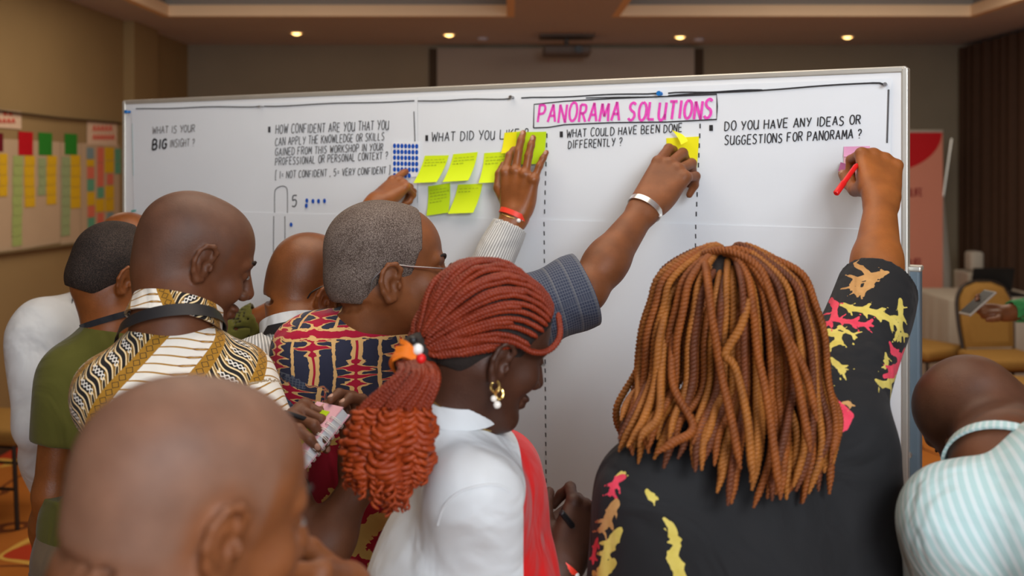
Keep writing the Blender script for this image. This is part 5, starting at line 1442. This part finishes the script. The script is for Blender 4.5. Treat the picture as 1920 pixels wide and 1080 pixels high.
# loose braid hanging round the temple
child_of_hair('braid', plait([hd.w(.045, .075, .085), hd.w(.072, .078, .050), hd.w(.080, .064, .022), hd.w(.086, .035, .010), hd.w(.090, -.015, .010), hd.w(.070, -.085, -.020), hd.w(*knot_l)], .0048, .0150), M['braid_red'], hairR)
kn = hd.w(*knot_l)
for i in range(46):
    u = (i % 23) / 22; lay = i // 23
    ex = 652 + 142 * u + r3.uniform(-9, 9); ey = 905 + 44 * math.sin(math.pi * u) * r3.uniform(.3, 1.0) + (14 if u > .45 and u < .8 else 4) + r3.uniform(-26, 10)
    dd = 1.372 + .045 * lay + r3.uniform(-.012, .012) + .03 * abs(u - .5)
    p0 = kn + np.array([(u - .5) * .040, -.008 + .018 * lay, (.5 - abs(u - .5)) * .012 - .012])
    sx = 748 + (u - .5) * 118 + r3.uniform(-4, 4)
    p1 = P(784 + (u - .5) * 72, 706 + r3.uniform(-5, 5), dd + .012); p2 = P(sx - 8, 765, dd); e = P(ex, ey, dd + .008)
    m_ = p2 * .45 + e * .55 + np.array([r3.uniform(-.012, .006), 0, 0])
    child_of_hair('braid', plait([p0, p1, p2, p2 * .8 + m_ * .2], .0054, .0160), M['braid_red'], hairR)
    child_of_hair('curl', plait([p2, p2 * .5 + m_ * .5, m_, m_ * .45 + e * .55, e], .0105, .0190 + r3.uniform(-.003, .003), 2, 11, kind='curl'), M['curl_red'], hairR)
# elastic with beads
tie = empty('hair_tie', kn, 'orange hair elastic with white and green beads at the ponytail knot', 'hair tie')
tx = nrm(P(760, 720, 1.45) - hd.w(0, -.10, -.03))
V, F = ring(kn + tx * .018, tx, .021, .021, .012, (0, -1, 0), .005, .0, n=24); put('elastic', V, F, M['orange_tie'], tie)
def ball(nm, c, r, mat, par):
    V, Q = SDF().ell(c, (r, r, r), .001).mesh(r / 5, nb=6); return put(nm, V, Q, mat, par)
q = P(783, 655, 1.385)
ball('bead', q, .008, M['white_bead'], tie); ball('bead', q + np.array([-.006, 0, .012]), .006, M['black'], tie); ball('bead', q + np.array([.005, -.004, -.012]), .007, M['red'], tie)
for k_, (dx, dz) in enumerate(((-.030, .004), (-.024, .016), (-.034, -.010))):
    V, F = strip(crv([q + np.array([0, 0, -.006]), q + np.array([dx * .5, -.008, dz * .5]), q + np.array([dx, -.002, dz - .004])], 8), (0, 0, 1), .009 - .002 * k_, .002, (0, -1, 0)); put('ribbon_end', V, F, M['orange_tie'], tie)

# the other woman's twists
hd = K7['head']; hairK = put('hair_base', *SDF().ell(hd.w(0, -.03, .06), np.array([.072, .078, .066]) * .95, .02).mesh(.006), M['scalp'], K7['root'])
r4 = random.Random(9); C0 = hd.w(0, -.02, .036)
def drop_to(px, py, d): return P(px, py, d)
tmats = [M['twist'], M['twist'], M['twist2'], M['twist3']]
nT = 140
for i in range(nT):
    if i // 44 == 0 and abs(-142 + 284 * ((i * .618034) % 1.0)) < 34 and r4.random() < .7: continue
    phi = math.radians(-142 + 284 * ((i * .618034) % 1.0))           # 0 = towards the camera
    lay = min(i // 44, 2); th0 = math.radians((16, 40, 62)[lay] + r4.uniform(-13, 13)); dl = (.040, .024, .010)[lay] + r4.uniform(-.009, .009)
    hx, hy = math.sin(phi), -math.cos(phi)
    def el(th, g): return C0 + np.array([hx * math.sin(th) * (.076 + g), hy * math.sin(th) * (.092 + g), math.cos(th) * (.080 + g * .55)])
    rx_, ry_ = .076 + dl + .008, .094 + dl
    pts = [el(th0, -.002), el(th0 + .25, dl * .45), el(max(th0 + .5, 1.15), dl * .95), el(1.60, dl + .006)]
    side = math.sin(phi)
    endx = 1365 + side * 172 + r4.uniform(-14, 14) + (14 if side > 0 else 0) - (0 if side > -.55 else r4.uniform(0, 22))
    endy = 868 + 62 * max(0, math.cos(phi)) * (1 if side > -.25 else .2) - 30 * max(0, -side) + (20 if side > .1 else 0) + r4.uniform(-38, 22)
    if lay == 2: endy -= 25
    backd = 1.405 - .012 * (2 - lay) + .10 * side ** 2 + (.16 if math.cos(phi) < -.1 else 0)
    neck_ = C0 + np.array([hx * (rx_ + .018), hy * (ry_ + .010), -.115]); neck_[2] += r4.uniform(-.01, .01)
    e = P(endx, endy, backd)
    mid = neck_ * .45 + e * .55 + np.array([side * .012 + r4.uniform(-.008, .008), -.008, 0])
    if side < -.72 and r4.random() < .5: e = P(endx - 20, 835 + r4.uniform(-15, 15), backd); mid = neck_ * .35 + e * .65 + np.array([.012, 0, .018])
    pts += [C0 + np.array([hx * (rx_ + .012), hy * (ry_ + .008), -.05]), neck_, mid, e]
    child_of_hair('twist', plait(pts, .0056 + r4.uniform(-.0004, .0008), .0125, 2, 7, kind='twist'), tmats[i % 4 if i % 5 else 3], hairK)
# a few long twists pulled back across the crown
for pts in ([(1300, 505, 1.60), (1322, 476, 1.57), (1372, 472, 1.53), (1425, 505, 1.500), (1452, 575, 1.470), (1478, 650, 1.455), (1500, 740, 1.44), (1520, 850, 1.40)],
            [(1312, 490, 1.60), (1345, 470, 1.56), (1398, 486, 1.52), (1440, 545, 1.485), (1470, 620, 1.465), (1510, 700, 1.47), (1532, 790, 1.44)],
            [(1330, 478, 1.58), (1385, 468, 1.57), (1450, 500, 1.555), (1492, 560, 1.55), (1515, 620, 1.53), (1528, 662, 1.52)],
            [(1320, 482, 1.57), (1326, 520, 1.50), (1334, 590, 1.462), (1342, 640, 1.452), (1352, 700, 1.445), (1372, 790, 1.41), (1388, 880, 1.38)],
            [(1404, 560, 1.468), (1390, 610, 1.455), (1366, 650, 1.448), (1360, 668, 1.445), (1378, 690, 1.445), (1400, 780, 1.41), (1412, 905, 1.37)],
            [(1352, 474, 1.57), (1376, 480, 1.535), (1402, 520, 1.495), (1412, 580, 1.462), (1420, 660, 1.452), (1440, 760, 1.42), (1462, 930, 1.37)],
            [(1255, 560, 1.56), (1236, 640, 1.52), (1228, 720, 1.50), (1205, 790, 1.46), (1176, 838, 1.43)],
            [(1250, 600, 1.55), (1240, 700, 1.50), (1235, 780, 1.45), (1205, 815, 1.42), (1197, 838, 1.41)],
            [(1262, 620, 1.53), (1262, 720, 1.48), (1300, 800, 1.43), (1262, 830, 1.40), (1230, 850, 1.39)]):
    child_of_hair('twist', plait([P(*q) for q in pts], .0064, .013, 2, 8, kind='twist'), r4.choice([M['twist'], M['twist3']]), hairK)

# ---------------------------------------------------------------- glasses, jewellery, wristbands
def glasses(p, mat, wire=.0014, lens=True):
    h = p['head']; par = p['root']; rimo = MB()
    for sx in (-1, 1):
        c = h.w(sx * .034, .106, -.004); u, v = h.R @ [1, 0, 0], h.R @ [0, 0, 1]; fy = h.R @ [0, 1, 0]
        rim = [c + u * .025 * math.cos(t) + v * .020 * math.sin(t) - fy * abs(math.cos(t)) * .002 * (1 if math.cos(t) * sx > 0 else 0) for t in np.linspace(0, 2 * math.pi, 29)]
        rimo.tube(rim, wire * 1.3, 6)
        V = [v_ for v_ in rim[:-1]]; g = put('lens', V + [v_ - fy * .0012 for v_ in V], [tuple(range(28)), tuple(range(28, 56))[::-1]] + [(i, (i + 1) % 28, 28 + (i + 1) % 28, 28 + i) for i in range(28)], M['glass'], par, False)
        MB().tube(crv([h.w(sx * .059, .103, .004), h.w(sx * .073, .080, .005), h.w(sx * .079, .030, .006), h.w(sx * .082, -.010, h.ear + .030), h.w(sx * .080, -.036, h.ear + .008), h.w(sx * .078, -.040, h.ear - .010)], 24), wire, 6).put('temple', mat, par, True)
    rimo.tube(crv([h.w(-.010, .110, .004), h.w(0, .113, .008), h.w(.010, .110, .004)], 8), wire, 6)
    rimo.put('glasses_frame', mat, par, True)
glasses(T5, M['steel'], .0016); glasses(G4, M['black'], .0017)
def wristband(E_, W_, t, mat, r, h, nm='wristband', par=None, th=.0022, rr=1.12, bkx=None):
    E_, W_ = np.asarray(E_), np.asarray(W_); ax = nrm(W_ - E_); c = E_ + (W_ - E_) * t
    V, F = ring(c - ax * h / 2, ax, r * rr, r, h, bkx if bkx is not None else (1, 0, .2), th, 0, n=36); return put(nm, V, F, mat, par), c, ax
gW = P(966, 400, 2.56)
o, c, ax = wristband(P(880, 590, 2.50), gW, .975, M['red_band'], .0335, .013, par=G4['root'])
side_ = nrm(np.cross(ax, BN))
for k_ in range(2): ball('bead', c - ax * .003 * k_ + side_ * (.030 if side_[0] > 0 else -.030) * (1 - .1 * k_) + BN * (.012 + .010 * k_), .0055, M['white_bead'], G4['root'])
MB().tube(crv([c - side_ * .020 * np.sign(side_[0]) + BN * .0285, c + BN * .0345, c + side_ * .018 * np.sign(side_[0]) + BN * .0295], 10), .0012, 5).put('band_pattern', M['gold'], G4['root'])
for k_ in range(7):
    a_ = c + ax * .018 + side_ * -(.031 * np.sign(side_[0])) + BN * (.010 - .004 * k_) + ax * .004 * k_
    ball('watch_link', a_, .0042, M['steel'], G4['root'])
tE, tW = P(1098, 545, 2.16), P(1214, 384, 2.28)
o, c, ax = wristband(tE, tW, .96, M['silver'], .0350, .013, 'silver_bracelet', T5['root'], .0025); o['label'] = 'silver bracelet'
ball('bracelet_bead', c + nrm(np.cross(ax, BN)) * .040 * np.sign(nrm(np.cross(ax, BN))[0]) + BN * .004, .005, M['white_bead'], T5['root'])
rE, rW = P(952, 1235, 1.52), P(1058, 1054, 1.60)
o, c, ax = wristband(rE, rW, .93, M['red_band'], .0265, .012, par=R6['root'])
ball('bead', c + np.array([.024, -.018, -.004]), .005, M['white_bead'], R6['root']); ball('bead', c + np.array([.026, -.012, -.014]), .005, M['white_bead'], R6['root'])
oE, oW = P(98, 925, 2.28), P(88, 1105, 2.40)
o, c, ax = wristband(oE, oW, .82, M['black'], .031, .020, 'watch_strap', O2['root'])
box('watch_face', c + np.array([-.012, -.034, 0]), (.034, .010, .034), M['steel'], O2['root'], bev=.004)
# earring and necklace
er_ = empty('earring', P(925, 705, 1.46), 'gold link earring with two pearls on the young woman with copper braids', 'earring')
hR = R6['head']; lobe = hR.w(.080, -.002, hR.ear - .030)
def loop(c, rx, rz, r, mat, nm):
    MB().tube([c + np.array([rx * math.cos(t), .002 * math.sin(t * 2), rz * math.sin(t)]) for t in np.linspace(0, 2 * math.pi, 25)], r, 6, False).put(nm, mat, er_, True)
lobe = lobe + np.array([0, -.006, -.004])
loop(lobe + np.array([0, 0, 0]), .0060, .0085, .0022, M['gold'], 'gold_link'); loop(lobe + np.array([.006, -.001, -.010]), .0055, .0075, .0020, M['gold'], 'gold_link')
ball('pearl', lobe + np.array([-.002, -.001, -.017]), .0048, M['pearl'], er_); ball('pearl', lobe + np.array([.003, -.001, -.026]), .0058, M['pearl'], er_)
N = R6['N']; nk = nrm(R6['head'].w(0, -.03, -.06) - N)
pts = [N + nk * (.030 - .036 * (1 - math.cos(t)) * .5) + (R6['a'] * math.cos(t + 1.57) + R6['face'] * math.sin(t - 1.57)) * (.0545 + .006 * (1 - math.cos(t))) for t in np.linspace(0, 2 * math.pi, 49)]
o = MB().tube(pts, .0013, 6, False).put('necklace', M['gold'], None, True); tag(o, 'thin gold necklace round the young woman\'s neck', 'necklace')

# ---------------------------------------------------------------- held things
def pen(a, b, r, mat, tip, label, nm='pen', cat='pen', capc=None):
    a, b = np.asarray(a), np.asarray(b); ax = b - a; e = empty(nm, (a + b) / 2, label, cat)
    MB().tube([a, a + ax * .03, a + ax * .80, a + ax * .86], [r * .7, r, r, r * .62], 12).put('barrel', mat, e, True)
    MB().tube([a + ax * .86, a + ax * 1.0], [r * .6, r * .14], 10).put('tip', tip, e, True)
    if capc is not None:
        MB().tube([a - ax * .02, a + ax * .0, a + ax * .30, a + ax * .32], [r * .8, r * 1.22, r * 1.22, r * 1.0], 12).put('cap', capc, e, True)
    return e
pen(P(1568, 362, 2.02), P(1613, 300, 2.09), .0052, M['red'], M['black'], 'red marker pen in the raised fist of the woman in black', 'marker_pen', 'pen', M['red'])
pen(P(532, 772, 1.675), P(606, 797, 1.715), .0040, M['black'], M['steel'], 'black pen writing on the spiral notebook')
pen(P(1052, 960, 1.60), P(1078, 992, 1.62), .0050, M['black'], M['steel'], 'black pen in the young woman\'s hand over the pink notes')
# spiral notebook
s0, s1 = P(566, 872, 1.655), P(650, 771, 1.715); sv = s1 - s0; SLn = np.linalg.norm(sv); sv /= SLn
wv = nrm(np.array([-.15, .93, .36])); wv = nrm(wv - sv * (wv @ sv)); nv = np.cross(sv, wv); nv = nv if nv @ np.array([-.6, -.5, .6]) > 0 else -nv
RN = np.stack([sv, wv, nv], 1); W_n, TH = .088, .017
cc = (s0 + s1) / 2 + wv * W_n / 2
nb = empty('spiral_notebook', cc, 'pink spiral notebook with a lime note on top held by the man in batik', 'notebook')
box('pages', cc, (SLn - .004, W_n - .003, TH), M['paper'], nb, RN)
box('front_cover', cc + nv * (TH / 2 + .001), (SLn, W_n, .0018), M['pink_pale'], nb, RN); box('back_cover', cc - nv * (TH / 2 + .001), (SLn, W_n, .0018), M['pink_pale'], nb, RN)
nr_ = 8
for i in range(nr_):
    q = s0 + sv * SLn * (.05 + .72 * i / (nr_ - 1)); m = MB()
    for o_ in (0, .0028):
        m.tube([q + sv * o_ + wv * (.006 + .013 * math.cos(t) - .004) + nv * (TH * .78 * math.sin(t)) for t in np.linspace(0, 2 * math.pi, 21)], .0007, 5, False)
    m.put('wire_ring', M['white_bead'], nb, True)
tag(box('sticky_note', cc + nv * (TH / 2 + .0032) + wv * .010 + sv * .004, (.076, .060, .0012), M['lime2'], None, RN), 'lime sticky note lying on the spiral notebook under the pen', 'sticky note')
V, F = strip(crv([P(905, 780, 1.80), P(912, 820, 1.80), P(914, 850, 1.80), P(913, 884, 1.81)], 10), (1, .1, 0), .032, .002, (0, -1, 0)); put('red_lanyard', V, F, M['red'], T5['root'])
note(((519, 586), (534, 584), (532, 612), (522, 613)), plain('magenta_note', (.62, .05, .33), .55), 'small magenta note on the board beside the bald man\'s collar', 'pink notes', seed=15, text=0, bot=.004, off=.008)
# pink pad of the young woman
pc = P(1097, 946, 1.78)
RP = basis(-15, 55)
tag(box('note_pad', pc + np.array([.01, 0, -.012]), (.085, .055, .006), M['pink_pale'], None, RP), 'pale pink note pad under the young woman\'s writing hand', 'note pad')
# phone of the person in green
ph = empty('phone', P(1833, 568, 3.94), 'pale phone held out by the person in green', 'phone')
RF = basis(80, -38)
box('body', P(1833, 568, 3.94), (.072, .145, .009), M['cloth_white'], ph, RF, .004); box('screen', P(1833, 568, 3.94) + RF @ np.array([0, 0, .005]), (.064, .13, .001), M['black'], ph, RF)
bk_ = empty('wooden_case', P(108, 1068, 2.3), 'small brown case held low by the man in olive at bottom left', 'case')
box('body', P(112, 1075, 2.34), (.045, .12, .09), plain('brown_case', (.22, .12, .05), .5), bk_, basis(20, 10), .006); box('edge', P(104, 1068, 2.285), (.006, .11, .094), M['cloth_white'], bk_, basis(20, 10), .002)
